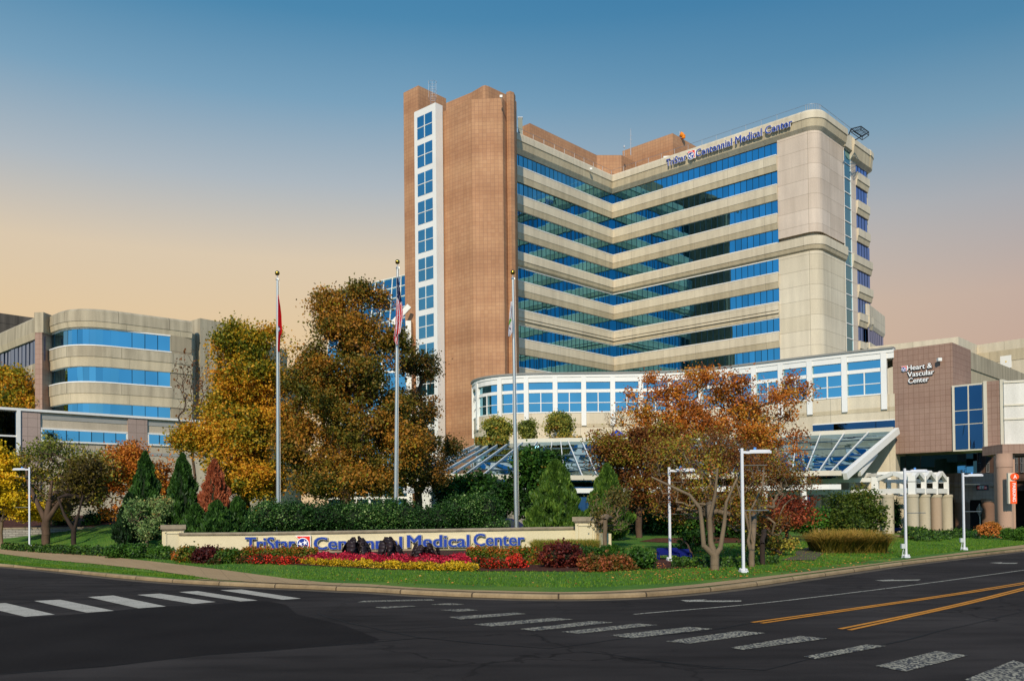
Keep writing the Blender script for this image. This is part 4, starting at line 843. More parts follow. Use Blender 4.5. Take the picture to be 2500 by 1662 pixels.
# smooth version: straight, fillet, straight
pA, pB, pC = Vector(lp_[0]), Vector(P2(onz(*R1(640,160), ZP))), Vector(lp_[-1])
d1, d2 = (pA-pB).normalized(), (pC-pB).normalized(); tl = 4.2
bez = [P2(pB+d1*tl*(1-t)**2+d2*tl*t*t) for t in np.linspace(0,1,11)]
lpath = [P2(pA)]+bez+[P2(pC)]
q = MB(); q.prism(inset(lpath,.6)+[(lpath[-1][0]+5,125),(lpath[0][0]-6,125)], 0, 22.5, 0, mt=1); q.build('core_wall', [CONC, ROOF], lb)
q = MB(); q.sweep(lpath, [(-.7,23.6),(0,23.6),(.35,23.35),(.4,22.3),(.34,22.25),(.25,21.7),(0,21.6),(-.7,21.6)], mats=[0,0,0,0,1,1,0,0]); q.build('parapet', [CONC, BED], lb)
wend = Vector(P2(onz(*R1(1450,262), ZP))); wpath = [P2(pA+ (pB-pA).normalized()*.3)]+bez+[P2(wend)]
for k, (t, b) in enumerate([(21.6,19.85),(17.7,16.1),(13.95,12.4),(10.2,8.7)]):
    o = panes(wpath, b, t, 1.45, BLUE2, 'window_band', lb, 'mullions', tilt=.02, off=-.1)
    f = MB(); f.sweep(wpath, [(-.1,b-.08),(.42,b-.08),(.42,b+.03),(-.1,b+.03)]); f.sweep(wpath, [(-.1,t-.03),(.06,t-.03),(.06,t+.1),(-.1,t+.1)]); f.build('sill', WHITE, o)
    nb = [17.7,13.95,10.2,6][k]
    q = MB(); q.sweep(wpath+[P2(pC)], [(-.5,b-.1),(.38,b-.1),(.38,b-1.15),(.3,b-1.2),(.2,nb),(-.5,nb)], mats=[0,0,1,1,1,0]); q.build('spandrel', [CONC, BED], lb)
q = MB(); q.sweep([P2(wend), P2(pC)], [(-.4,1),(.1,1),(.1,21.7),(-.4,21.7)]); q.build('end_wall', grid('grey_panels', '#A99B80', '#A4967B', 4.3, 2.0, .03, '#6b6253', streak=.2), lb)
u0 = onz(466,783,24.2); u1 = onz(488.6,776.5,24.2); u2 = onz(560,790,24.2)
q = MB(); q.prism([P2(u0), P2(u1), P2(u2), (u2.x+2,u2.y+18),(u0.x,u0.y+18)], 1, 24.2, 0, mt=1); q.build('stair_block', [CONC, ROOF], lb)
# left wing beyond the brown pilaster
w0, w1 = onz(-60,840,ZP), onz(99,769,ZP); w1v = Vector(P2(w1)); w0v = Vector(P2(w0)); wdv = (w1v-w0v).normalized(); wnv = Vector((wdv.y,-wdv.x))
q = MB(); q.sweep([P2(w0v), P2(w1v)], [(-.7,23.6),(0,23.6),(.3,23.3),(.35,21.9),(.2,21.2),(-.7,21.1)], mats=[0,0,0,1,1,0]); q.build('parapet', [CONC, BED], lb)
panes([P2(w0v), P2(w1v+wdv*1.4)], 18.6, 21.15, 1.2, LAV, 'window_band', lb, 'mullions', tilt=.02, off=.0)
q = MB(); q.sweep([P2(w0v), P2(w1v)], [(-.5,18.55),(.3,18.55),(.3,15.6),(-.5,15.6)]); q.build('spandrel', [CONC], lb)
q = MB(); q.sweep([P2(w0v), P2(w1v)], [(-3,1),(-1.2,1),(-1.2,15.7),(-3,15.7)]); q.build('recessed_wall', BW, lb)
pq = Vector(P2(at(106,900,w1.y-.4))); q = MB(); q.prism([P2(pq+Vector((-.45,-.8))), P2(pq+Vector((.35,-.9))), P2(pq+Vector((.6,3))), P2(pq+Vector((-.45,3)))], 1, 21.5, 0); q.build('pilaster', TILE2, lb)
q = MB(); q.prism([P2(pq+Vector((-.5,-.85))), P2(pq+Vector((.5,-.95))), P2(pq+Vector((.7,3))), P2(pq+Vector((-.5,3)))], 21.5, 23.6, 0); q.build('pilaster_cap', CONC, lb)
a = wallhit(90,950,w0v+wnv*-1.1,wdv); q = MB(); q.box((a.x-.7,a.y+.1,a.z-2.2), (1.5,-.6,0), (-.05,-.12,0), (0,0,3.2)); o = q.build('window', DKG, lb)
db = thing('far_left_block', (-62,118,1), 'weathered dark concrete block behind the left office roof', 'building')
fz = 27.2; a, b, c = onz(-60,752,fz), onz(0,764,fz), onz(84,776,fz); q = MB(); q.prism([P2(a),P2(b),P2(c),(c.x,c.y+12),(a.x,a.y+12)], 1, fz, 0, mt=1); q.build('wall', [grid('dark_weathered_concrete', '#665E53', '#60584d', 5, 2.6, .04, '#3b362f', streak=.4), ROOF], db)
# low front building
lf = thing('low_office_wing', (-30,80,1), 'low pale office wing with pinkish tiled pilasters below the left block', 'building')
LA, LBp = Vector(P2(at(0,997,77))), Vector(P2(at(468,1027,88.9))); ld = (LBp-LA).normalized(); ln = Vector((ld.y,-ld.x))
zt = wallhit(200,1010,LA,ld).z
def ls(u): p = wallhit(u,1040,LA,ld); return (Vector((p.x,p.y))-LA).dot(ld)
def lz(u, v): return wallhit(u, v, LA, ld).z
def wp_(s, off=0): return LA+ld*s+ln*off
sL, sR = ls(-120), ls(640)
q = MB(); q.prism([P2(wp_(sL)), P2(wp_(sR)), P2(wp_(sR,-14)), P2(wp_(sL,-14))], 0, zt-.1, 0, mt=1); q.build('wall', [BW, ROOF], lf)
q = MB(); q.sweep([P2(wp_(sL)), P2(wp_(sR))], [(-14,zt-.1),(.3,zt-.1),(.3,zt+.12),(-14,zt+.12)]); q.build('roof_cap', WHITE, lf)
GST = noisy('grey_stripe', '#9A9890', .06)
for zc1, zc2 in ((lz(200,1019),lz(200,1029)), (lz(200,1098),lz(200,1106))):
    q = MB(); q.sweep([P2(wp_(sL)), P2(wp_(sR))], [(0,zc2),(.04,zc2),(.04,zc1),(0,zc1)]); q.build('wall_stripe', GST, lf)
for ua, ub2 in ((42,97),(311,358),(560,600)):
    q = MB(); q.prism([P2(wp_(ls(ua),.18)), P2(wp_(ls(ub2),.18)), P2(wp_(ls(ub2),-.1)), P2(wp_(ls(ua),-.1))], 0, zt-.1, 0); q.build('pilaster', TILE3, lf)
def ribbon(ua, ub2, v0, v1, nsp, m=BLUE2):
    za, zb3 = lz(ua, v1), lz(ua, v0); pth = [P2(wp_(ls(ua))), P2(wp_(ls(ub2)))]; l = ls(ub2)-ls(ua)
    o = panes(pth, za, zb3, l/nsp, m, 'window_band', lf, 'mullions', off=.05, tilt=.01)
    f = MB()
    for z_ in (za, zb3): f.sweep(pth, [(.0,z_-.08),(.14,z_-.08),(.14,z_+.08),(.0,z_+.08)])
    for s_ in (ls(ua), ls(ub2)-.14): f.box((*P2(wp_(s_,.0)), za), (ld*.14).to_3d(), (ln*.14).to_3d(), (0,0,zb3-za))
    f.build('window_frame', WHITE, o)
ribbon(98,311,1045.5,1075.5,7); ribbon(359,556,1058,1085,7)
za, zb3 = .9, zt-.2; pth = [P2(wp_(sL,.02)), P2(wp_(ls(40),.02))]; o = panes(pth, za, zb3, 3, DKG, 'curtain_wall', lf, 'mullions', off=.04, hsplit=(.28,.56,.80), mw=.14, wmat=WHITE, tilt=.02)
q = MB(); q.box((*P2(wp_(ls(39),.0)), .5), (ld*.3).to_3d(), (ln*.3).to_3d(), (0,0,zt-.6)); q.build('corner_post', WHITE, lf)
# low stone retaining wall
sw = thing('stone_retaining_wall', (-30,70,1), 'low grey stone block wall holding up the mulch bank on the left', 'wall')
STN = grid('grey_stone', '#A19C93', '#8C877F', .5, .14, .02, '#5e5a54', off=.5, rough=.9)
swp = [P2(onz(u, 1302, 1.25)) for u in (-60,5,80,160,230,285)]; swp = [(p[0], 66+.012*(p[0]+38)) for p in [(at(u,1302,66).x,0) for u in (-60,5,80,160,230,290)]]
q = MB(); q.sweep(swp, [(-.3,.3),(0,.3),(0,1.52),(-.3,1.52)]); q.build('stones', STN, sw); q = MB(); q.sweep(swp, [(-.38,1.52),(.05,1.52),(.05,1.62),(-.38,1.62)]); q.build('coping', CAPS, sw)
q = MB(); n_ = 12
for k in range(n_):
    x0 = -44+k*2.6; x1 = x0+2.6; zf = lambda x: 66+.012*(x+38)
    q.face([(x0,zf(x0)+.2,1.5),(x1,zf(x1)+.2,1.5),(x1,zf(x1)+5,2.3),(x0,zf(x0)+5,2.3)]); q.face([(x0,zf(x0)+5,2.3),(x1,zf(x1)+5,2.3),(x1,zf(x1)+14,2.5),(x0,zf(x0)+14,2.5)])
tag(q.build('mulch_bank', mulch), kind='structure')
# glazed atrium glimpsed behind the centre trees
at_ = thing('glass_atrium', (-14,112,1), 'sloping blue glazed atrium roof left of the tiled tower, half behind the trees', 'building')
a, b, c, d = at(835,709,134), at(1000,669,132), at(1000,800,123), at(800,850,124)
g = MB(); mu = MB()
for i in range(8):
    for j in range(5):
        P_ = lambda s, t: a.lerp(b, s).lerp(d.lerp(c, s), t)
        g.face([P_(i/8,j/5), P_((i+1)/8,j/5), P_((i+1)/8,(j+1)/5), P_(i/8,(j+1)/5)])
for i in range(9): mu.beam(P_(i/8,0)+Vector((0,-.05,.05)), P_(i/8,1)+Vector((0,-.05,.05)), .10, .10)
for j in range(6): mu.beam(P_(0,j/5)+Vector((0,-.05,.05)), P_(1,j/5)+Vector((0,-.05,.05)), .08, .08)
SK2 = glassm('atrium_glass', (.62,.86,.84), wav=.4)
go = g.build('glazing', SK2, at_); mu.build('glazing_bars', WHITE, go)
q = MB(); q.face([a, d, (d.x,d.y,1), (a.x,a.y,1)]); q.face([(a.x,a.y,1), (b.x,b.y,1), b, a]); q.face([(d.x,d.y,d.z), (c.x,c.y,d.z), c]); q.face([b, (b.x,b.y,1), (c.x,c.y,1), c]); q.build('side_wall', BW, at_)
o = panes([P2(d), P2(c)], 1, d.z, 2.0, BLUE2, 'glass_wall', at_, 'frame', hsplit=[k/7 for k in range(1,7)], mw=.3, wmat=WHITE, tilt=.03)
q = MB(); e0, e1_ = at(990,765,121), at(1003,738,121); q.prism([(e0.x,e0.y),(e1_.x,e1_.y),(e1_.x+.3,e1_.y+3),(e0.x,e0.y+3)], 1, e0.z-1, 0); q.beam((e1_.x-2.6,e0.y,e1_.z-3.0), (e1_.x-.2,e0.y,e1_.z-.5), .4, .7); q.build('white_frame', WHITE, at_)
# ------------------------------------------------------------------ monument sign wall
WY = 44.0; g0w = .55
sg = thing('monument_sign_wall', (-6,44,.5), 'long cream stucco wall with a stone cap carrying navy hospital lettering', 'sign wall')
xL, xR = at(440,1320,WY+.6).x, at(1428,1310,WY).x
def curve(u): return WY+ .9*((u-930)/500)**2*(1 if u < 930 else -.6)
wpth = [(at(u,1300,curve(u)).x, curve(u)) for u in np.linspace(438,1430,26)]
zt_ = 1.56
xa_, xb_ = at(600,1300,44).x, at(1430,1300,44).x
def lift(q):
    q.v = [(x, y, z+(.15*min(1.15, max(0, (x-xa_)/(xb_-xa_))) if z > .9 else 0)) for x, y, z in q.v]; return q
q = MB(); q.sweep(wpth, [(-.35,.2),(0,.2),(0,zt_-.14),(-.35,zt_-.14)]); lift(q).build('wall', STUC, sg)
q = MB(); q.sweep(wpth, [(-.42,zt_-.14),(.06,zt_-.14),(.09,zt_-.08),(.09,zt_-.03),(.05,zt_),(-.42,zt_)]); lift(q).build('cap', CAPS, sg)
q = MB(); q.sweep(wpth, [(0,.2),(.08,.2),(.08,.66),(0,.68)]); q.build('plinth', CAPS, sg)
def pier(u0, u1, Y, ztop, ang, name='pier'):
    a, b = at(u0,1300,Y), at(u1,1300,Y); cx, cy, wd = (a.x+b.x)/2, Y, (b.x-a.x)
    q = MB(); q.cbox((cx, cy, (ztop+.1)/2), wd, wd, ztop-.1, ang); o = q.build(name, STUC, sg)
    q = MB(); q.cbox((cx, cy, ztop+.1), wd+.22, wd+.22, .22, ang); q.cbox((cx, cy, ztop-.04), wd+.1, wd+.1, .07, ang); q.build('pier_cap', CAPS, o)
    q = MB()
    for (dx, dy, r_) in ((0,-1,0),(-1,0,1),(1,0,1)):
        ca, sa = math.cos(ang), math.sin(ang); ox, oy = (dx*ca-dy*sa)*wd*.5, (dx*sa+dy*ca)*wd*.5; tx, ty = (-dy*ca-dx*sa), (-dy*sa+dx*ca)
        for s_ in (-1,1): q.cbox((cx+ox+tx*s_*wd*.36, cy+oy+ty*s_*wd*.36, ztop*.5+.02), .08, .08, ztop-.25, ang)
        q.cbox((cx+ox, cy+oy, ztop-.2), wd*.8 if not r_ else .08, .08 if not r_ else wd*.8, .07, ang)
    q.build('panel_moulding', STUC, o)
pier(400,447,45.3,1.75,.35); pier(1412,1462,43.1,1.98,-.45)
q = MB(); a = at(1455,1300,43.2); b = at(1477,1300,41.4); q.sweep([(a.x,a.y),(b.x,b.y)], [(-.3,.1),(0,.1),(0,1.4),(-.3,1.4)]); q.build('return_wall', STUC, sg)
mn = thing('sign_lettering', (at(600,1320,WY).x, WY, .9), 'navy raised hospital name with red emblem across the cream wall', 'sign')
zb0 = at(800,1343,WY).z+.02
def wy(u): return curve(u)-.03
def mtext(body, ua, ub2, capz, v):
    a, b = at(ua, v, wy(ua)), at(ub2, v, wy(ub2)); r_ = Vector((b.x-a.x, b.y-a.y, 0)); place_text(body, 'lettering', mn, (a.x,a.y,a.z), r_, (0,0,1), r_.length, capz, .16, NAVY, ALU, .016, .013, .045)
capm = .62
mtext('TriStar', 602, 724, .62, 1341); 
for body, ua, ub2 in (('Centennial',768,983),('Medical',995,1147),('Center',1157,1281)): mtext(body, ua, ub2, .60, 1340-(ua-768)*.0225)
a = at(727,1340,wy(727)); b = at(762,1340,wy(762)); emblem(mn, (a.x,a.y,a.z-.02), (b.x-a.x,b.y-a.y,0), (0,0,1), .68, .16)
# ------------------------------------------------------------------ lamps and flagpoles
def lamp(u, v, vt, side, label, box=False):
    p = gt(u, v); top = at(u, vt, p.y).z; t = thing('street_lamp', p, label, 'street lamp', 'white street lamps on the lawn'); hh = top-p.z
    q = MB(); q.cbox((p.x,p.y,p.z+hh/2), .092, .092, hh, .08); q.build('post', LAMP, t)
    q = MB(); q.cbox((p.x,p.y,p.z+.05), .27, .27, .08, .12); [q.cbox((p.x+dx,p.y+dy,p.z+.13), .06,.06,.06) for dx in (-.09,.09) for dy in (-.09,.09)]; q.build('base_plate', LAMP, t)
    q = MB(); s_ = side; q.beam((p.x,p.y,top-.14), (p.x+s_*.32,p.y-.02,top-.16), .09, .09); q.build('arm', LAMP, t)
    q = MB(); P_ = [(.25,.07),(.45,.13),(.9,.14),(1.06,.08),(1.08,0)]; pts = [(p.x+s_*a_, p.y-b_) for a_, b_ in P_]+[(p.x+s_*a_, p.y+b_) for a_, b_ in P_[::-1]]
    if s_ < 0: pts = pts[::-1]
    q.prism(pts, top-.19, top-.10); q.prism([(x*.9+(p.x+s_*.6)*.1, y*.9+p.y*.1) for x, y in pts], top-.10, top-.06); o = q.build('lamp_head', LAMP, t)
    q = MB(); q.tube((p.x+s_*.48,p.y,top-.06), (p.x+s_*.48,p.y,top+.03), .05, n=8); q.build('photocell', mat('photocell_blue', '#4A8BD0', .4), o)
    for z_, l_ in ((top-.62,.92),(top-hh*.50,.95)):
        q = MB(); q.tube((p.x,p.y,z_), (p.x+s_*l_,p.y,z_), .018, n=6); q.build('banner_arm', ALU, t)
    if box:
        q = MB(); q.cbox((p.x-.17,p.y-.1,p.z+.55), .2,.14,.22); q.tube((p.x-.15,p.y-.1,p.z+.45), (p.x-.24,p.y-.1,p.z), .02, n=5); q.build('junction_box', mat('box_grey', '#b9bdb8', .5), t)
    return t
lamp(72,1337,1140,-1,'white street lamp at far left with its head pointing left')
lamp(1636,1370,1140,1,'white lamp post beside the blue bench, top lost in the branches')
lamp(1815,1398,1094,1,'white street lamp standing nearest the pavement among the brown trees')
lamp(2212,1361,1143,1,'white street lamp in front of the round pergola columns', True)
lamp(2354,1343,1154,1,'white street lamp at far right near the orange shrub', True)
p = at(853,1235,64); t = thing('path_light', (p.x,p.y,1), 'small white post lamp just above the long hedge', 'lamp'); q = MB(); q.cbox((p.x,p.y,p.z-1.5),.12,.12,3); q.build('post', LAMP, t); q = MB(); q.cbox((p.x,p.y,p.z-.1),.55,.2,.12); q.cbox((p.x,p.y,p.z+.05),.25,.2,.25); q.build('lamp_head', LAMP, t)
def flagpole(u, vball, ub2, vb, Y, label):
    b = at(u, vball, Y); a = at(ub2, vb, Y); a.z = float(H(a.x, a.y)); t = thing('flagpole', a, label, 'flagpole', 'three silver flagpoles')
    q = MB(); q.tube(a, b-Vector((0,0,.32)), .125, .06, 16); q.build('pole', ALU, t, True)
    q = MB(); q.lathe(b, [(.13*math.sin(x), -.13*math.cos(x)) for x in np.linspace(0, PI, 13)], 20); q.build('ball', GOLD, t, True)
    q = MB(); q.tube(b-Vector((0,0,.35)), b-Vector((0,0,.12)), .02, n=6); q.tube(b-Vector((.0,0,.36)), b-Vector((0,0,.27)), .10, .07, 10); q.cbox(b-Vector((-.06,0,.34)), .1,.1,.1); q.build('truck', ALU, t)
    q = MB(); q.tube(b-Vector((-.10,0.02,.36)), a+Vector((.14,-.02,1.6)), .008, n=4); q.build('halyard', WHITE, t)
    return a, b
fa1 = flagpole(677,667,679.5,1300,48,'silver flagpole on the left flying the red flag')
fa2 = flagpole(970.5,639.5,965.5,1300,48,'middle and tallest silver flagpole flying the striped flag')
fa3 = flagpole(1252,665,1261,1300,46.5,'silver flagpole on the right flying the white flag')
def drape(name, label, rows, Y, colf, mats_, parts_name='cloth', nz_=60, nx_=22):
    """cloth hanging from a pole: rows = (v, u_left, u_right) in measured pixels, depth folds of its own"""
    vs_ = np.array([r[0] for r in rows]); ul = np.array([r[1] for r in rows]); ur = np.array([r[2] for r in rows]); q = MB()
    o0 = at(rows[0][1], rows[0][0], Y); t = thing(name, o0, label, 'flag')
    def P_(a_, b_):
        v = vs_[0]+(vs_[-1]-vs_[0])*b_; l, r = np.interp(v, vs_, ul), np.interp(v, vs_, ur)
        p = at(l+(r-l)*a_, v, Y); p.y += -.15+.11*math.sin(a_*9+b_*3)*min(1, b_*5+.1); return p
    for j in range(nz_):
        for i in range(nx_):
            a0, a1_, b0, b1_ = i/nx_, (i+1)/nx_, j/nz_, (j+1)/nz_
            q.face([P_(a0,b1_), P_(a1_,b1_), P_(a1_,b0), P_(a0,b0)], None, colf((a0+a1_)/2, (b0+b1_)/2))
    o = q.build(parts_name, mats_, t, True); sol = o.modifiers.new('thick', 'SOLIDIFY'); sol.thickness = .01; return t
CR, CWh, CB, CG = [noisy(n, c, .1, 3, 30, .85) for n, c in (('flag_red','#C9161F'),('flag_white','#E3E0E4'),('flag_navy','#1E2450'),('flag_green','#5CB233'))]
drape('flag', 'limp red flag with a dark blue star patch hanging from the left pole', [(722,680,681),(740,681,684),(770,680,689),(800,679,691),(808,680,692),(815,681,691),(822,681,687),(860,681,684.5)], 47.8,
      lambda a, b: (0 if not (.55 < b < .65 and a < .5) else (1 if (abs(a-.22) < .1 or abs(b-.6) < .012) else 2)), [CR, CWh, CB])
def us(a, b):
    if b < .30+.10*a:
        k = (int(a*6)+int(b*40)) % 5 == 0 and (int(a*22) % 3 == 0); return 1 if k else 2
    if b > .88: return 1 if (math.sin(a*9+b*31) > .2) else 0
    return 0 if ((a*3.1-b*1.6+6) % 1.0) < .55 else 1
drape('flag', 'limp striped flag with starred blue canton hanging from the middle pole', [(678,970,971.5),(690,970,974),(720,970,979),(740,969,982),(770,967,985),(778,966,984),(800,965,981),(815,963,979),(819,962,972),(832,962,972.5),(843,968,973)], 47.8, us, [CR, CWh, CB])
drape('flag', 'limp white flag with a green square emblem hanging left of the right pole', [(738,1247.5,1250),(760,1245,1250),(780,1243,1250.5),(800,1242,1251),(812,1241,1251),(823,1241,1245)], 46.3,
      lambda a, b: (1 if (.50 < b < .66 and a+(b-.5)*3 < .75 and a > .1-(b-.5)) else (2 if (.75 < b < .80 and .2 < a < .6) else 0)), [CWh, CG, CB])
# ------------------------------------------------------------------ benches, car, road sign
def bench(u, v, rot, label, wd=1.5, Y=None):
    p = gt(u, v); t = thing('garden_bench', p, label, 'bench', 'blue metal benches'); ca, sa = math.cos(rot), math.sin(rot)
    W_ = lambda x, y, z: (p.x+x*ca-y*sa*.6, p.y+x*sa+y*ca*.6, p.z+z*.52)
    q = MB(); [q.beam(W_(-wd/2,-.22+k*.11,.44), W_(wd/2,-.22+k*.11,.44), .09, .03) for k in range(5)]; q.build('seat', BENCH, t)
    q = MB(); [q.beam(W_(-wd/2,.28+k*.02,.55+k*.11), W_(wd/2,.28+k*.02,.55+k*.11), .03, .09) for k in range(4)]; q.build('backrest', BENCH, t)
    for s_ in (-1,1):
        q = MB(); q.tube(W_(s_*wd/2,-.25,0), W_(s_*wd/2,-.25,.64), .03, n=8); q.tube(W_(s_*wd/2,-.25,.64), W_(s_*wd/2,.28,.68), .03, n=8); q.tube(W_(s_*wd/2,.28,0), W_(s_*wd/2,.34,.92), .03, n=8); q.build('side_frame', BENCH, t)
bench(1632,1368,.05,'blue slatted bench beside the lamp post under the brown tree',.85)
bench(1672,1371,.1,'blue bench partly hidden by the small green shrub',.45)
bench(2194,1301,-.4,'small blue garden chair between the round columns',.9)
# parked car seen over the wall
cp_ = at(1237,1285,60); cy_ = 60; cxp = cp_.x; czb = cp_.z-.95
car = thing('parked_car', (cxp,cy_,czb), 'dark blue hatchback parked behind the hedge by the right flagpole', 'car')
body = [(-2.1,.35),(-2.15,.75),(-1.9,.95),(-1.45,1.42),(-1.0,1.52),(.3,1.5),(.75,1.35),(1.3,.98),(2.0,.82),(2.15,.55),(2.1,.3)]
q = MB(); CP_ = noisy('car_blue', '#262A4E', .05, 1, 5, .25)
L_ = [(cxp+x, cy_, czb+z) for x, z in body]; R_ = [(cxp+x, cy_+1.7, czb+z) for x, z in body]; q.face(L_[::-1]); q.face(R_)
for k in range(len(body)): j = (k+1) % len(body); q.face([L_[k], L_[j], R_[j], R_[k]])
o = q.build('body', CP_, car); 
for k, pts in enumerate([[(-1.35,.98),(-1.2,1.4),(-.35,1.43),(-.35,.98)],[(-.25,.98),(-.25,1.43),(.3,1.41),(1.0,1.0)]]):
    q = MB(); q.face([(cxp+x, cy_-.02, czb+z) for x, z in pts][::-1]); q.build('window', mat('car_glass%d' % k, (.10,.12,.15), .05, .6), car)
for x in (-1.3,1.35): q = MB(); q.tube((cxp+x,cy_-.03,czb+.32), (cxp+x,cy_+.2,czb+.32), .32, n=20); q.build('wheel', mat('tyre', '#141414', .8), car)
p = at(2393,1284,84); t = thing('road_sign', (p.x,p.y,p.z), 'edge-on road sign on a slim post in front of the dark garage entrance', 'sign'); a = at(2391,1229,84)
q = MB(); q.tube(p, (a.x,a.y,a.z), .04, n=6); q.build('post', CREAM, t); q = MB(); pts = [(a.x-.02,a.y,a.z),(a.x+.12,a.y-.3,a.z-.55),(a.x-.02,a.y,a.z-1.3),(a.x-.16,a.y+.3,a.z-.55)]; q.face(pts); q.face([(x+.04,y,z) for x,y,z in pts[::-1]]); q.build('plate', mat('sign_back', '#8e908c', .5, .5), t)
# blue parasol on the terrace
p = at(1508,1064,92); t = thing('parasol', (p.x,p.y,9.8), 'folded-edge blue parasol top on the terrace above the glass canopy', 'parasol'); z0 = p.z
q = MB(); n_ = 8; tip_ = at(1507,1049,92); rad = 1.25
for k in range(n_):
    a0, a1_ = 2*PI*k/n_, 2*PI*(k+1)/n_; q.face([tip_, (p.x+rad*math.cos(a0),92+rad*math.sin(a0),tip_.z-.75), (p.x+rad*math.cos(a1_),92+rad*math.sin(a1_),tip_.z-.75)])
q.build('canopy', noisy('blue_canvas', '#1648B8', .1), t); q = MB(); q.tube((p.x,92,9.75), tip_, .03, n=6); q.build('pole', ALU, t)
# ------------------------------------------------------------------ vegetation
def blob(u, v, ru, rv, Y, ry=None):
    c = at(u, v, Y); k = Y/F_; return (c.x, c.y, c.z, ru*k, (ry if ry else ru*k*.85), rv*k)
def sample_blobs(blobs, n, shell=.45):
    vol = np.array([b[3]*b[4]*b[5] for b in blobs])**.7; idx = rng.choice(len(blobs), n, p=vol/vol.sum()); B_ = np.array([b[:6] for b in blobs])[idx]
    d = rng.normal(size=(n,3)); d /= np.linalg.norm(d, axis=1)[:,None]; r = rng.random(n)**shell
    return B_[:,:3]+d*r[:,None]*B_[:,3:]
def leafquads(C, size, elong=1.5, up=None, spread=1.0, jitter=.35):
    n = len(C); a = rng.normal(size=(n,3))*spread
    if up is not None: a = a+np.asarray(up)
    a /= np.linalg.norm(a, axis=1)[:,None]; b = np.cross(a, rng.normal(size=(n,3))); b /= np.linalg.norm(b, axis=1)[:,None]
    s = size*(1+rng.uniform(-jitter, jitter, n))[:,None]
    V = np.empty((n,4,3), np.float32); V[:,0] = C-a*s*elong*.5; V[:,1] = C+b*s*.5; V[:,2] = C+a*s*elong*.5; V[:,3] = C-b*s*.5
    return V.reshape(-1,3), np.arange(n*4, dtype=np.int32).reshape(-1,4)
def ragged(blobs, k=5):
    o = list(blobs)
    for b in blobs:
        for _ in range(k):
            d = rng.normal(size=3); d /= np.linalg.norm(d); d[2] = abs(d[2])*.9-.15*(rng.random() < .4); f = rng.uniform(.22,.4)
            o.append((b[0]+d[0]*b[3]*.9, b[1]+d[1]*b[4]*.9, b[2]+d[2]*b[5]*.95, b[3]*f, b[4]*f, b[5]*f*1.1))
    return o
def gaps(P_, f=1.0):
    x, y, z = P_.T*f
    return (np.sin(x*1.7+z*.9)+np.sin(y*1.9-x*.6+1)+np.sin(z*2.1+y*.7+2)+np.sin(x*3.1-z*2.7)*.7) > -.8
def foliage(name, blobs, nclump, per, sig, size, m, parent, shell=.4, elong=1.4, up=None, spread=1, zflat=.75, cl=None, tbias=0, floor=None):
    if cl is None:
        cl = sample_blobs(blobs, int(nclump*1.35), shell); cl = cl[gaps(cl)][:nclump] if len(cl) > 120 else cl
    ct = np.clip(.5+.22*np.sin(cl[:,0]*1.1+cl[:,2]*1.3)+.16*np.sin(cl[:,1]*1.7-cl[:,2]*.8+1)+rng.normal(size=len(cl))*.2, 0, 1); sig = sig*np.repeat(rng.uniform(.6,1.35,len(cl)), per)[:,None]; n = len(cl)*per; off = rng.normal(size=(n,3))*sig*np.array([1,1,zflat]); C = np.repeat(cl, per, 0)+off
    t = np.repeat(ct, per)*.6+rng.random(n)*.4+tbias
    if floor is not None: C[:,2] = np.maximum(C[:,2], floor+rng.random(n)*.05)
    V, Fq = leafquads(C, size, elong, up, spread); return npmesh(name, V, Fq, m, parent, np.clip(t, 0, 1)), cl
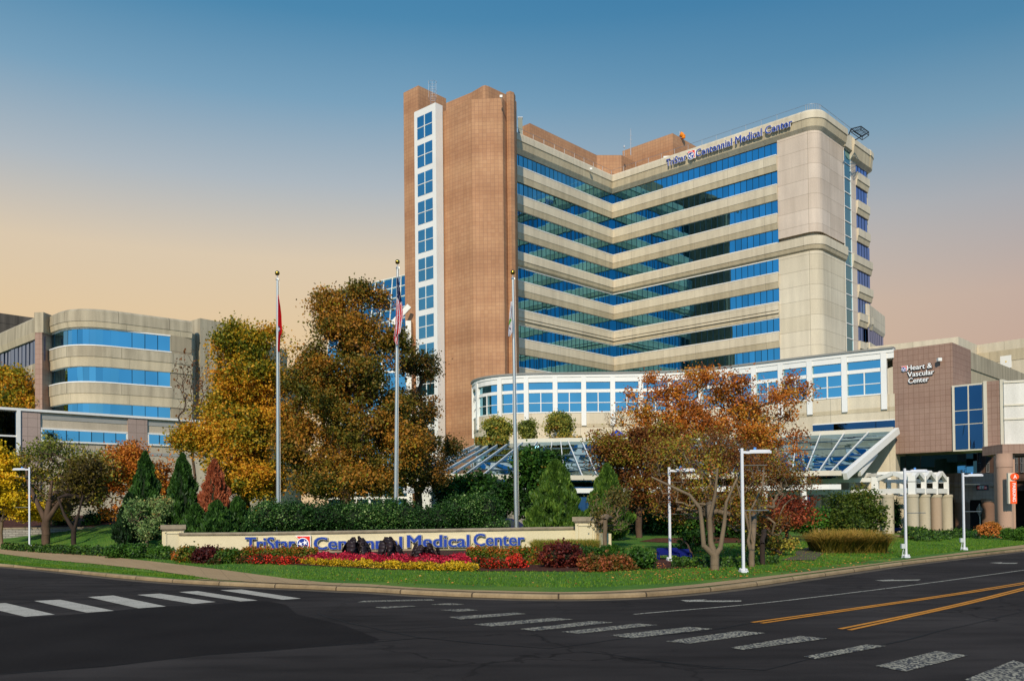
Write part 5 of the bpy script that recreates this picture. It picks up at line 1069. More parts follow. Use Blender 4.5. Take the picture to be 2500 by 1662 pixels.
def skeleton(base, fork, targets, r0, m, parent, name='trunk', lean=None, forks=3, minr=.012, stems=None):
    """pipe-model branches grown from the trunk to the leaf clumps"""
    nodes = [np.array(base, float)]; par_ = [-1]
    base = np.array(base, float); fork = np.array(fork, float)
    for k in range(1, 5):
        p = base+(fork-base)*k/4+np.array([random.uniform(-.04,.04), random.uniform(-.04,.04), 0])*(fork-base)[2]*.5; nodes.append(p); par_.append(len(nodes)-2)
    starts = 3
    if stems:                                    # several main stems leaving a low fork
        root_ = len(nodes)-1
        for st_ in stems:
            prev = root_
            for (dx, dy, dz) in st_: nodes.append(base+np.array([dx, dy, dz])); par_.append(prev); prev = len(nodes)-1
        starts = root_+1
    T_ = np.array(targets); order = np.argsort(np.linalg.norm(T_-fork, axis=1))
    for i in order:
        tg = T_[i]; P_ = np.array(nodes[starts:]); d = np.linalg.norm(P_-tg, axis=1)+2.0*np.maximum(0, P_[:,2]-tg[2]+.1)+.22*np.linalg.norm(P_-fork, axis=1)
        j = int(np.argmin(d))+starts; p = nodes[j]; L_ = np.linalg.norm(tg-p)
        steps = max(2, int(L_/.6)); prev = j
        for s_ in range(1, steps+1):
            t = s_/steps; q_ = p+(tg-p)*t; q_ = q_+np.array([0,0,1])*math.sin(t*PI)*L_*.10+rng.normal(size=3)*min(L_,2.5)*.016*(t < 1); nodes.append(q_); par_.append(prev); prev = len(nodes)-1
    cnt = np.zeros(len(nodes)); ch = np.zeros(len(nodes), int)
    for k in par_:
        if k >= 0: ch[k] += 1
    e = 2.05; rad = np.zeros(len(nodes))
    for k in range(len(nodes)-1, -1, -1):
        if ch[k] == 0: rad[k] = 1
        if par_[k] >= 0: rad[par_[k]] += rad[k]
    R_ = rad**(1/e); R_ = np.maximum(minr, R_/R_[0]*r0); ns = 5
    if stems:
        i_ = root_+1
        for st_ in stems:
            for k in range(len(st_)): R_[i_] = np.clip(R_[i_], r0*(.55-.4*k/len(st_)), r0*(.66-.5*k/len(st_))); i_ += 1
    V = []; Fq = []
    for k in range(1, len(nodes)):
        a, b = Vector(nodes[par_[k]]), Vector(nodes[k]); d = (b-a)
        if d.length < 1e-4: continue
        d.normalize(); x = (Vector((0.3,1,0.1)).cross(d) if abs(d.y) < .9 else Vector((1,0,0)).cross(d)).normalized(); y = d.cross(x); ra, rb = (R_[par_[k]] if par_[k] > 3 or par_[k] == k-1 else R_[k]), R_[k]; ra = min(ra, rb*1.35); a = a-d*ra*.45; b = b+d*rb*.2; i = len(V); nn = 8 if ra > .07 else ns if ra > .03 else 3
        for (c, r) in ((a, ra), (b, rb)):
            for h in range(nn): an = 2*PI*h/nn; V.append(c+x*math.cos(an)*r+y*math.sin(an)*r)
        for h in range(nn): g_ = (h+1) % nn; Fq.append((i+h, i+g_, i+nn+g_, i+nn+h))
    return npmesh(name, V, Fq, m, parent)
def tree(name, label, cat, base, fork_h, r0, blobs, nclump, per, sig, size, lm, bark=None, group=None, shell=.4, elong=1.4, lean=(0,0), branch=1, zflat=.75, twigs=0, up=None, tbias=0, minr=.012, stems=None, rag=5):
    blobs = ragged(blobs, rag)
    base = Vector(base); t = thing(name, base, label, cat, group)
    o, cl = foliage('crown', blobs, nclump, per, sig, size, lm, t, shell, elong, up, 1, zflat, tbias=tbias)
    tg = cl[::max(1, int(1/branch))]
    if twigs: tg = np.vstack([tg, sample_blobs(blobs, twigs, .33)])
    skeleton(base, base+Vector((lean[0], lean[1], fork_h)), tg, r0, bark or BARK, t, minr=minr, stems=stems); return t
def gp(u, Y, dz=0): p = at(u, 1250, Y); p.z = float(H(p.x, Y))+dz; return p
LG = leafm('leaf_gold', [(0,'#35440F'),(.22,'#5E6A18'),(.42,'#8C801C'),(.58,'#C29A22'),(.75,'#DA9A24'),(.9,'#C87C24'),(1,'#E6C03C')])
LM = leafm('leaf_maple_mixed', [(0,'#2A3210'),(.2,'#4E5418'),(.42,'#75681E'),(.6,'#946C22'),(.76,'#B07226'),(.9,'#C88E2A'),(1,'#929428')])
LR = leafm('leaf_rust_green', [(0,'#263012'),(.3,'#424818'),(.5,'#625220'),(.7,'#865C24'),(1,'#A87630')])
LO = leafm('leaf_orange', [(0,'#644016'),(.25,'#9A561C'),(.48,'#C4702A'),(.68,'#D89230'),(.85,'#9A8828'),(1,'#C0602C')])
LB = leafm('leaf_brown_sparse', [(0,'#4A2C16'),(.3,'#74421E'),(.55,'#8E5A24'),(.72,'#787622'),(.86,'#AA9E30'),(1,'#AE5C2A')])
LRD = leafm('leaf_red', [(0,'#4A2416'),(.35,'#7A3420'),(.65,'#A44826'),(1,'#B46C34')])
LY = leafm('leaf_yellow', [(0,'#8C8010'),(.3,'#C8A814'),(.65,'#E8C424'),(1,'#E89A1A')])
LOL = leafm('leaf_olive', [(0,'#3A4418'),(.3,'#66702A'),(.55,'#8E8E38'),(.75,'#B4A23C'),(.9,'#9A6C2A'),(1,'#C07A30')])
LDG = leafm('leaf_dark_green', [(0,'#12240C'),(.35,'#20400F'),(.65,'#33591A'),(.88,'#557A28'),(1,'#7A5A1E')], .2)
LHG = leafm('leaf_holly_hedge', [(0,'#0F1E0C'),(.4,'#1E3A12'),(.7,'#2E5218'),(.92,'#6C8A44'),(1,'#A0B070')], .12, .2, 3)
LCO = leafm('leaf_conifer_dark', [(0,'#0C1A0A'),(.4,'#1A3410'),(.7,'#2C4C18'),(1,'#4A6E28')], .12, .3, 2)
LCB = leafm('leaf_conifer_light', [(0,'#16260C'),(.4,'#2A4412'),(.7,'#405E1C'),(1,'#6C862E')], .15, .3, 2)
LDD = leafm('needle_dead_brown', [(0,'#5A2414'),(.5,'#8A4226'),(1,'#B46A44')], .15, .25, 2)
LBOX = leafm('leaf_boxwood', [(0,'#162A0A'),(.5,'#2E5212'),(1,'#5C8424')], .15, .25, 4)
LNAN = leafm('leaf_nandina', [(0,'#1E3A0E'),(.35,'#3C5E16'),(.6,'#6C6A1C'),(.8,'#A8581C'),(1,'#C86A30')], .2, .25, 2)
LBUR = leafm('leaf_burgundy', [(0,'#2A0E0C'),(.5,'#551C16'),(.85,'#7A3422'),(1,'#6A6A20')], .15, .25, 2)
LPK = leafm('flower_pink', [(0,'#4E0E14'),(.3,'#8C1426'),(.55,'#C42038'),(.8,'#E04058'),(1,'#F07C8C')], .2, .15, 5)
LRF = leafm('flower_red', [(0,'#26380E'),(.40,'#4A4216'),(.5,'#7A2E18'),(.6,'#D02A1C'),(.85,'#EE4630'),(1,'#F87A5A')], .2, .15, 4)
LYF = leafm('flower_yellow_shrub', [(0,'#5A5A10'),(.3,'#A88A14'),(.6,'#D8AC1C'),(.9,'#F0CC30'),(1,'#7A8A1E')], .2, .2, 3)
LSG = leafm('sedge_blades', [(0,'#2E3A12'),(.4,'#5C6A1E'),(.7,'#8C8A34'),(1,'#B89A4A')], .2, .25, 1)
LWG = leafm('ornamental_grass', [(0,'#3A3A12'),(.35,'#6A6420'),(.65,'#A08434'),(1,'#C89A4E')], .2, .25, 1)
LAB = leafm('leaf_apricot', [(0,'#5A4A14'),(.3,'#A86A1C'),(.6,'#D8823A'),(1,'#E8A860')], .2, .2, 2)
LPR = leafm('leaf_rosy', [(0,'#3A4A14'),(.35,'#7A4A1E'),(.65,'#B05A3A'),(1,'#D08868')], .2, .2, 2)
LGC = leafm('groundcover_leaf', [(0,'#16280C'),(.4,'#2E4A14'),(.75,'#4E6E1E'),(1,'#8A8A2A')], .15, .25, 2)
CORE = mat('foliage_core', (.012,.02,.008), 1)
# big maples
tree('maple_tree', 'golden yellow maple left of the first flagpole', 'tree', gp(608,57), 3.2, .30, [blob(575,845,50,55,57), blob(640,850,42,55,57), blob(600,930,78,75,57), blob(585,1010,88,65,57), blob(505,1080,60,48,56), blob(590,1110,92,75,56.5), blob(450,1075,32,24,56), blob(600,1180,85,40,56), blob(690,900,28,50,57), blob(670,1040,40,70,57), blob(665,1150,45,50,57)], 820, 125, .36, .12, LG, BARKD, None, .38, lean=(-.3,0), tbias=.05)
tree('maple_tree', 'tallest brown and green maple between the left and middle flagpoles', 'tree', gp(842,56), 3.4, .36, [blob(800,765,36,58,56), blob(900,745,50,55,56), blob(850,805,62,55,56), blob(765,905,42,55,56), blob(865,900,100,85,56), blob(745,990,52,85,56), blob(870,1000,112,85,56.5), blob(780,1100,85,75,55.5), blob(900,1110,105,85,56), blob(840,1180,135,40,55.5), blob(965,850,38,50,56.5), blob(710,930,35,55,56.5), blob(705,1080,45,75,56.5), blob(980,1080,55,60,56)], 980, 125, .37, .115, LM, BARK, None, .36, twigs=150)
tree('maple_tree', 'rusty maple right of the middle flagpole against the tiled tower', 'tree', gp(1020,60), 3.0, .28, [blob(1000,890,36,42,60), blob(1035,920,36,50,60), blob(1015,990,48,75,60), blob(1040,1070,55,55,60), blob(1090,1105,34,42,60), blob(1010,1150,85,50,59)], 310, 105, .35, .11, LR, BARK, None, .38)
tree('bare_twig_tree', 'thin half bare tree at the left edge of the golden maple', 'tree', gp(475,60), 2.5, .09, [blob(470,960,45,120,60), blob(440,900,22,40,60)], 55, 4, .25, .13, LB, BARK, None, .6, twigs=300, minr=.010, rag=2)
# left side trees
tree('crabapple_tree', 'spreading olive green tree beside the far left street lamp', 'tree', gt(112,1331), 1.5, .26, [blob(60,1150,60,45,63), blob(150,1110,95,35,63), blob(215,1160,70,55,63), blob(90,1200,80,50,62.5), blob(180,1215,75,35,62.5)], 330, 34, .36, .125, LOL, BARK, None, .42, twigs=220, stems=[[(-.5,0,2.6),(-1.3,.3,4.0),(-1.6,.5,5.2)],[(.1,.2,2.8),(.2,.4,4.2)],[(.9,-.1,2.7),(1.8,.2,3.8),(2.6,.2,5.0)]])
tree('small_tree', 'small dark multi-stem tree right of the olive tree on the lawn', 'tree', gt(180,1331), .9, .15, [blob(190,1190,55,40,58), blob(215,1150,45,35,58)], 150, 30, .3, .12, leafm('leaf_dim_olive', [(0,'#221E0C'),(.5,'#4A3E16'),(1,'#7A6A22')]), BARKD, None, .45, twigs=160, stems=[[(-.6,0,1.9),(-1.1,.2,3)],[(.3,0,1.9),(.6,0,3.1)]])
tree('yellow_tree', 'bright yellow tree cut by the left picture edge', 'tree', gt(4,1328), 1.6, .1, [blob(0,1170,60,50,60), blob(20,1230,60,35,60), blob(85,1250,45,22,61), blob(-20,1130,40,50,60)], 260, 60, .26, .12, LY, BARK2, None, .4, zflat=.4)
tree('yellow_tree', 'low yellow branches showing behind the olive tree trunk', 'tree', gp(118,68), 1, .08, [blob(118,1250,40,25,66), blob(75,1255,30,15,66)], 90, 60, .28, .12, LY, BARK2, None, .4, zflat=.35)
tree('orange_tree', 'orange tree behind the dark conifers on the left', 'tree', gp(330,66), 2, .16, [blob(280,1150,55,60,65), blob(340,1150,60,50,66), blob(270,1215,45,50,65), blob(400,1180,40,60,67), blob(330,1110,40,30,66)], 330, 45, .34, .14, LO, BARK, None, .42, twigs=120)
tree('rooftop_tree', 'orange and green tree rising behind the low pale wing at far left', 'tree', (at(30,1200,92).x, 92, 1), 8, .2, [blob(20,955,50,50,92), blob(60,975,35,35,92), blob(-20,960,40,50,92), blob(40,915,18,18,92)], 260, 60, .5, .2, LG, BARK, None, .4)
# conifers
def conifer(label, u, vt, vb, wid, Y, lm, base=None, n=6500, name='conifer', size=.115, lumps=14, power=.75, name2='foliage'):
    b = gp(u, Y) if base is None else base; top = at(u, vt, Y).z; hh = top-b.z; r = wid/2*Y/F_; t = thing(name, b, label, 'conifer'); n = int(n*1.9)
    h = rng.random(n)**.8; prof = np.clip(np.minimum(1, (1-h)**power*1.25), 0, 1)*np.clip(.55+h*3, 0, 1); ang = rng.random(n)*2*PI
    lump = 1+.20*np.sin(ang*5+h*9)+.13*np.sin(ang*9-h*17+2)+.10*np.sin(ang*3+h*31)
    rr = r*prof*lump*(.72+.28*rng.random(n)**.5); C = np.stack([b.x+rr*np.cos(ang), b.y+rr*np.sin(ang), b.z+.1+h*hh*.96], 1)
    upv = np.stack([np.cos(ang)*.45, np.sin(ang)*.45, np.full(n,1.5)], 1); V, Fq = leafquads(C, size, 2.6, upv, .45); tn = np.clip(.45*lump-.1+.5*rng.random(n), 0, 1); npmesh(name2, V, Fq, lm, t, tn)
    q = MB(); q.lathe((b.x,b.y,b.z), [(r*.25,0),(r*.62,hh*.15),(r*.66,hh*.45),(r*.42,hh*.7),(r*.15,hh*.9),(0,hh*.95)], 14); q.build('inner_filler', CORE, t); q = MB(); q.tube(b-Vector((0,0,.1)), b+Vector((0,0,hh*.4)), .1, .05); q.build('trunk', BARKD, t); return t  # solid dark filler added inside the needles against see-through, no modelled branches
conifer('dark green conifer second from the left, directly left of the dead brown one', 446, 1105, 1300, 84, 55, LCO)
conifer('tall pointed dark green conifer behind the pale crape myrtle', 355, 1100, 1310, 84, 54, LCO)
conifer('dead brown conifer rising above green junipers', 524, 1120, 1275, 88, 53, LDD, n=5000)
conifer('very dark low conifer left of the crape myrtle', 315, 1205, 1335, 62, 51.5, leafm('leaf_conifer_black', [(0,'#081006'),(.5,'#12240C'),(1,'#22401A')], .1), n=4000)
conifer('bright green broad conifer right of the third flagpole', 1357, 1122, 1300, 116, 49, LCB, n=9500, power=.62)
conifer('bright green conifer behind the bare crape myrtle', 1483, 1132, 1310, 100, 50, LCB, n=6500, power=.7)
for k, (u, vt, wd, lab) in enumerate([(478,1232,60,'low green juniper left of the dead brown conifer foot'),(530,1225,80,'low green juniper right below the dead brown conifer'),(580,1215,62,'low green juniper nearest the golden maple trunk'),(1310,1240,60,'low green juniper right of the parked blue car'),(1402,1262,50,'small green juniper touching the right sign pier')]):
    conifer(lab, u, vt, 1300, wd, [50,49.5,50.5,47.6,46][k], [LCO,LCO,LCO,LCB,LCB][k], n=3200, power=.6, name='juniper')
# trees in the middle and right
tree('dark_green_tree', 'dark green tree left of the third flagpole under the canopy', 'tree', gp(1150,64), 1.5, .18, [blob(1150,1192,50,30,64), blob(1110,1205,40,32,64), blob(1190,1220,45,38,63)], 330, 55, .36, .17, LDG, BARK, None, .4)
tree('dark_green_tree', 'taller dark green tree right behind the third flagpole', 'tree', gp(1310,63), 2, .2, [blob(1300,1135,36,32,63), blob(1335,1128,30,28,64), blob(1270,1205,45,45,63), blob(1350,1175,40,45,63), blob(1310,1225,60,38,63)], 420, 60, .34, .17, LDG, BARK, None, .4)
tree('orange_tree', 'large orange maple behind the sparse brown tree', 'tree', gp(1735,56), 3, .26, [blob(1700,990,75,75,56), blob(1640,1040,90,70,56), blob(1800,1010,85,70,57), blob(1870,1000,80,55,57), blob(1930,960,55,45,57), blob(1760,1090,130,70,56), blob(1900,1090,70,60,57), blob(1560,1010,55,75,56), blob(1620,940,50,40,56), blob(1740,930,80,30,56.5)], 440, 78, .34, .105, LO, BARK, None, .40, twigs=220)
tree('rust_tree', 'dense rust orange tree between the bright conifer and the sparse tree', 'tree', gp(1560,53), 2, .2, [blob(1530,1110,75,70,53), blob(1600,1120,75,80,53), blob(1560,1190,80,65,53), blob(1480,1100,45,60,54)], 390, 80, .32, .10, LB, BARK, None, .40, twigs=140, tbias=-.05)
tree('crabapple_tree', 'pale trunked sparse brown tree left of the nearest street lamp', 'tree', gt(1745,1390), .5, .17, [blob(1740,1110,110,60,38), blob(1670,1160,90,70,37), blob(1800,1170,75,70,37.5), blob(1620,1130,55,55,38), blob(1720,1220,110,50,37), blob(1640,1220,60,60,37.5), blob(1800,1250,60,50,37)], 600, 34, .25, .065, LB, BARK2, None, .6, twigs=700, minr=.008, tbias=.1, stems=[[(-.40,0,.9),(-.45,0,1.6),(-.52,.0,2.3),(-.9,0,2.8),(-1.6,.1,3.15),(-2.3,.2,3.5)],[(-.10,.15,1.0),(-.12,.2,1.9),(.1,.2,2.8),(.2,.2,3.8)],[(.22,0,.8),(.38,0,1.7),(.46,0,2.5),(1.0,.1,3.6)]])
tree('crabapple_tree', 'crooked sparse tree just right of the nearest street lamp', 'tree', gt(1835,1385), .5, .12, [blob(1880,1150,75,55,40), blob(1850,1210,65,50,39), blob(1940,1180,50,45,41), blob(1870,1270,60,45,40)], 260, 26, .22, .07, LB, BARK2, None, .6, twigs=480, minr=.008, stems=[[(-.12,0,1.0),(-.02,0,1.5),(-.05,0,2.1),(.25,0,2.7),(.5,.1,3.2),(.6,.2,3.9)],[(.1,.1,.9),(-.3,.2,2.6),(-.5,.2,3.3)]])
tree('red_shrub_tree', 'low red leaved tree in front of the left pergola columns', 'tree', gp(1920,58), .6, .12, [blob(1930,1245,70,38,57), blob(1890,1260,50,30,56), blob(1975,1240,36,28,58)], 220, 32, .3, .10, LRD, BARK, None, .5, twigs=260)
def bush(name, label, blobs, nclump, per, sig, size, lm, cat='shrub', group=None, core=True, shell=.22, elong=1.3, up=None, base=None, spread=1, tb=0):
    c = np.mean([b[:3] for b in blobs], 0); z0 = float(H(c[0], c[1])); t = thing(name, (c[0], c[1], z0), label, cat, group)
    foliage('foliage', blobs, nclump, per, sig, size, lm, t, shell, elong, up, spread, floor=z0, tbias=tb, cl=sample_blobs(blobs, nclump, shell))
    if core:
        q = MB()
        for b in blobs: 
            pr_ = [(max(0.001, math.sin(x)), -math.cos(x)) for x in np.linspace(0, PI, 9)]; i = len(q.v); q.lathe((0,0,0), pr_, 12)
            q.v[i:] = [(b[0]+x*b[3]*.74, b[1]+y*b[4]*.74, max(z0-.05, b[2]+z*b[5]*.74)) for x, y, z in q.v[i:]]
        q.build('stems', CORE, t)  # opaque near-black filler added so nothing shows through the leaves
    return t
bush('understorey_shrub', 'dark green shade shrubs filling the gap left of the sparse trunk', [blob(1590,1265,60,55,58), blob(1690,1260,70,60,58), blob(1790,1262,60,55,58), blob(1870,1270,40,40,59)], 800, 40, .3, .14, LDG)
bush('evergreen_shrub', 'rounded dark evergreen against the first pergola column', [blob(1970,1272,35,28,64), blob(1995,1262,20,22,65)], 200, 40, .2, .12, LBOX)
bush('loose_shrub', 'large loose brown-green shrub in front of the pergola beams', [blob(2060,1245,45,48,66), blob(2110,1232,42,48,66), blob(2085,1285,60,32,65), blob(2030,1275,25,35,65), blob(2140,1262,28,35,65)], 270, 40, .26, .13, leafm('leaf_loose_shrub', [(0,'#1E2C10'),(.4,'#3E5218'),(.75,'#627024'),(1,'#7A5A24')]), core=False, shell=.45, up=(0,0,.6))
bush('ivy_column', 'dark ivy climbing the shaded column behind the blue chair', [blob(2187,1260,7,40,84)], 90, 20, .2, .13, LDG)
# hedge behind the sign wall: a row of shrubs grown together
hb = [blob(u, 1262+random.uniform(-6,6), 44, 32+random.uniform(-3,5), 46.8, .9) for u in range(655,1100,42)]+[blob(u, 1250+random.uniform(-6,4), 40, 42, 47.2, .9) for u in (1115,1150,1185)]+[blob(1205,1285,35,18,46.6,.6)]
bush('holly_hedge', 'long dark holly hedge directly behind the sign wall cap', hb, 2600, 22, .17, .075, LHG, 'hedge', shell=.12)
# crape myrtles
tree('crape_myrtle', 'small pale green crape myrtle left of the left sign pier', 'small tree', gt(358,1338), .9, .09, [blob(358,1260,42,38,49.5), blob(330,1240,22,20,49.5), blob(392,1240,22,22,49.5), blob(360,1300,25,15,49)], 170, 30, .17, .085, leafm('leaf_sage', [(0,'#3E5A2E'),(.5,'#6E8A4A'),(.85,'#96A060'),(1,'#B4864A')]), BARK2, None, .45, twigs=90, up=(0,0,.8))
tree('crape_myrtle', 'drooping bare crape myrtle beside the right sign pier', 'small tree', gt(1478,1350), 1.5, .10, [blob(1490,1235,55,30,43), blob(1480,1265,45,28,42.5), blob(1510,1215,30,30,43), blob(1500,1280,50,20,43)], 150, 30, .18, .08, leafm('leaf_crape_dull', [(0,'#2E3A16'),(.5,'#5A5A26'),(1,'#8A6A34')]), BARK2, None, .45, twigs=420, minr=.007)
tree('young_shrub', 'thin young green shrub partly hiding the second bench', 'small tree', gt(1690,1372), .4, .04, [blob(1690,1320,35,25,42), blob(1720,1310,22,22,42), blob(1670,1345,22,15,41)], 100, 22, .14, .09, LBOX, BARK, None, .5)
tree('weeping_shrub', 'feathery green low branches at the foot of the crooked tree', 'small tree', gt(1862,1380), 1.1, .1, [blob(1885,1325,50,18,41.5), blob(1850,1320,35,22,41), blob(1915,1345,20,10,41)], 110, 24, .16, .09, LOL, BARKD, None, .5)
# front bed
def gb(u, v, ru, rv, dy=0): p = gt(u, v); Y = p.y+dy; return blob(u, v-rv, ru, rv, Y)
RB = 'clipped round boxwood bushes'
for u, v, ru, rv, lab in [(298,1361,34,16,'clipped box bush furthest left of the left three'),(344,1361,28,15,'middle clipped box bush under the pale crape myrtle'),(396,1362,24,13,'clipped box bush touching the left sedge strip'),(1446,1367,20,13,'small light green ball bush beside the right pier foot'),(1490,1360,26,12,'small ball bush behind the largest round one'),(1560,1387,34,22,'largest round green ball bush at the right end of the bed'),(1525,1386,24,18,'green ball bush leaning on the left of the largest one'),(2461,1317,14,13,'low clipped ball bush at the foot of the bridge pillar'),(2493,1320,16,15,'clipped ball bush cut by the right picture edge')]:
    bush('ball_bush', lab, [gb(u, v, ru, rv)], 130, 42, .09, .07, LBOX, group=RB, shell=.1)
def hedgebox(name, label, u0, u1, v, hgt, dep, lm, n, size, cat='hedge', sig=.06, top=None, tb=0, group=None):
    a, b = gt(u0, v), gt(u1, v); Y = (a.y+b.y)/2; k = Y/F_; hh = hgt*k; t = thing(name, ((a.x+b.x)/2, Y, (a.z+b.z)/2), label, cat, group); L_ = (b-a).length
    m_ = int(n); s_ = rng.random(m_); f = rng.random(m_); P_ = np.empty((m_,3)); side = rng.random(m_)
    x = a.x+(b.x-a.x)*s_; y = a.y+(b.y-a.y)*s_; und = 1+.06*np.sin(s_*L_*3)+.05*np.sin(s_*L_*7.3)
    topm = side < .35; P_[:,0] = x; P_[:,1] = np.where(topm, y+f*dep, y-.02+rng.normal(size=m_)*.03+.12*np.sin(s_*L_*2.1)); P_[:,2] = np.where(topm, 1.0, f)*hh*und+np.interp(s_, [0,1], [a.z,b.z])
    P_[:,2] += rng.normal(size=m_)*sig; P_ += rng.normal(size=(m_,3))*sig
    tn = np.clip((P_[:,2]-a.z)/hh*.35+rng.random(m_)*.55+tb, 0, 1) if top else rng.random(m_)
    V, Fq = leafquads(P_, size, 1.4); npmesh('foliage', V, Fq, lm, t, tn)
    q = MB(); q.box(a+Vector((.08,.1,-.1)), (b-a)*.97, (0,dep-.1,0), (0,0,hh*.93)); q.build('stems', CORE, t); return t  # hidden dark box added behind the leaves to block see-through
hedgebox('nandina_hedge', 'clipped hedge with bronze tips covering the foot of the first sign letters', 590, 768, 1374, 26, .8, LNAN, 11000, .07, top=True, tb=-.05)
hedgebox('nandina_hedge', 'clipped bronze tipped hedge below the last word of the wall sign', 1142, 1262, 1376, 27, .7, LNAN, 8000, .07, top=True, tb=-.05)
hedgebox('nandina_hedge', 'shorter clipped hedge block right of the last sign word', 1262, 1312, 1374, 25, .7, LNAN, 3500, .07, top=True, tb=-.15)
def blades(name, label, u0, u1, v, hgt, dep, lm, n, wdt=.02, lean=.25, cat='ornamental grass', clumps=None, kind=None):
    a, b = gt(u0, v), gt(u1, v); k = (a.y+b.y)/2/F_; hh = hgt*k; t = thing(name, (a+b)/2, label, cat); s_ = rng.random(n)
    if clumps: cs = np.linspace(.06,.94,clumps); s_ = np.clip(rng.choice(cs, n)+rng.normal(size=n)*.02, 0, 1)
    base = np.stack([a.x+(b.x-a.x)*s_, a.y+(b.y-a.y)*s_+rng.random(n)*dep, a.z+(b.z-a.z)*s_], 1); ln = rng.normal(size=(n,2))*lean; h = hh*rng.uniform(.7,1.08,n)
    mid = base+np.stack([ln[:,0]*h*.35, ln[:,1]*h*.35, h*.6], 1); tip_ = base+np.stack([ln[:,0]*h*1.1, ln[:,1]*h*1.1, h*(1-.35*np.minimum(1, np.hypot(*ln.T)))], 1)
    w_ = rng.normal(size=(n,3)); w_[:,2] = 0; w_ /= np.linalg.norm(w_, axis=1)[:,None]; w_ *= wdt/2
    V = np.stack([base-w_, base+w_, mid+w_, mid-w_, tip_+w_*.3, tip_-w_*.3], 1).reshape(-1,3); i = np.arange(n)[:,None]*6; Fq = np.concatenate([i+[0,1,2,3], i+[3,2,4,5]]); tn = rng.random(n); npmesh('blades', V, Fq, lm, t, np.concatenate([tn*.7, tn*.7+.3])); return t
blades('sedge_strip', 'clipped sedge grass strip against the left end of the sign wall', 402, 580, 1352, 34, .8, LSG, 8000, .022)
blades('sedge_strip', 'clipped sedge grass strip against the right end of the sign wall', 1302, 1462, 1352, 36, .8, LSG, 7500, .022)
blades('fountain_grass', 'wide clump of tall tan fountain grass by the curving path', 2010, 2170, 1351, 60, 2.2, LWG, 14000, .02, .55, clumps=9)
for u, v, ru, rv, lm, lab in [(462,1372,36,17,LNAN,'olive low shrub under the left sedge strip'),(510,1374,36,18,LBUR,'dull red low shrub under the left sedge strip'),(558,1374,24,15,LNAN,'olive low shrub at the right end of the left sedge strip'),(1370,1384,50,27,LBUR,'large burgundy shrub in front of the right sedge strip'),(1418,1372,32,16,LGC,'green low shrub between burgundy shrub and pier'),(1452,1393,32,15,LPR,'rosy low shrub left of a similar one near the ball bushes'),(1505,1393,32,15,LPR,'rosy low shrub right below the green ball bushes'),(1315,1378,22,12,LNAN,'small olive shrub left of the burgundy shrub'),(2415,1313,26,19,LAB,'orange hydrangea shrub at the foot of the bridge pillar')]:
    bush('low_shrub', lab, [gb(u, v, ru, rv), gb(u+ru*.4, v, ru*.6, rv*.85)], 150, 36, .11, .08, lm, group='low shrubs of the flower bed' if u < 1600 else None, shell=.15)
RF = 'red flowering rose shrubs'
for u, v, ru, rv, lab in [(600,1374,17,7,'small red flowered clump at the left end of the bronze hedge'),(640,1377,24,11,'widest red flowered clump below the first sign letters'),(688,1377,18,8,'red flowered clump right of the widest left one'),(724,1377,10,6,'tiny red flowered clump left of the yellow border'),(1172,1386,12,12,'red flowered clump touching the right end of the yellow border'),(1205,1387,16,10,'middle red flowered clump of the right three'),(1258,1388,24,15,'largest red flowered clump left of the burgundy shrub'),(525,1377,6,4,'single low red flower spot in the left shrubs')]:
    bush('red_rose_shrub', lab, [gb(u, v, ru, rv)], 60, 22, .10, .07, LRF, 'flower shrub', RF, shell=.15, tb=-.12)
def bedmass(name, label, fo, bo, hgt0, hgt1, lm, n, size, cat, sig=.05, kind='stuff'):
    """one mass of bedding between a front and a back line"""
    A_ = [gt(u, v) for u, v in fo]; B_ = [gt(u, v) for u, v in bo]; s_ = rng.random(n); t_ = rng.random(n)
    def ip(P_, s): xs_ = np.linspace(0, 1, len(P_)); return np.stack([np.interp(s, xs_, [p[i] for p in P_]) for i in range(3)], 1)
    C = ip(A_, s_)*(1-t_[:,None])+ip(B_, s_)*t_[:,None]; lump = .8+.2*np.sin(C[:,0]*5)+.12*np.sin(C[:,0]*11+C[:,1]*7); front = rng.random(n) < .3
    hz_ = (hgt0+(hgt1-hgt0)*t_)*lump; C[:,2] += np.where(front & (t_ < .3), rng.random(n), 1)*hz_; C += rng.normal(size=C.shape)*sig; V, Fq = leafquads(C, size, 1.3)
    tn = np.clip(.15+.6*rng.random(n)+.3*(lump-.8), 0, 1); tn = np.where(rng.random(n) < .15, 0, tn); o = npmesh(name, V, Fq, lm, None, tn); return tag(o, label, cat, None, kind)
bedmass('pink_begonia_bed', 'mass of pink begonias in front of the sign wall', [(728,1376),(800,1381),(940,1387),(1080,1392),(1150,1390)], [(748,1366),(850,1369),(940,1373),(1080,1376),(1135,1374)], .26, .30, LPK, 18000, .075, 'flower bed')
bedmass('yellow_border', 'yellow leaved border along the front of the pink begonias', [(728,1377),(800,1383),(940,1390),(1080,1395),(1165,1396)], [(738,1376),(800,1381),(940,1387),(1080,1392),(1158,1391)], .17, .22, LYF, 15000, .06, 'flower border')
bedmass('ground_cover', 'dark low ground cover between lawn strip and trees at left', [(5,1343),(100,1350),(200,1356),(300,1362),(420,1368)], [(5,1337),(100,1341),(200,1346),(300,1352),(420,1358)], .16, .3, LGC, 9000, .1, 'ground cover')
bedmass('ground_cover', 'mixed green ivy mound at the foot of the close columns', [(2200,1312),(2240,1322),(2290,1323),(2340,1314),(2360,1308)], [(2215,1302),(2240,1302),(2290,1300),(2330,1298),(2352,1300)], .3, .7, LGC, 9000, .13, 'ground cover', .08)
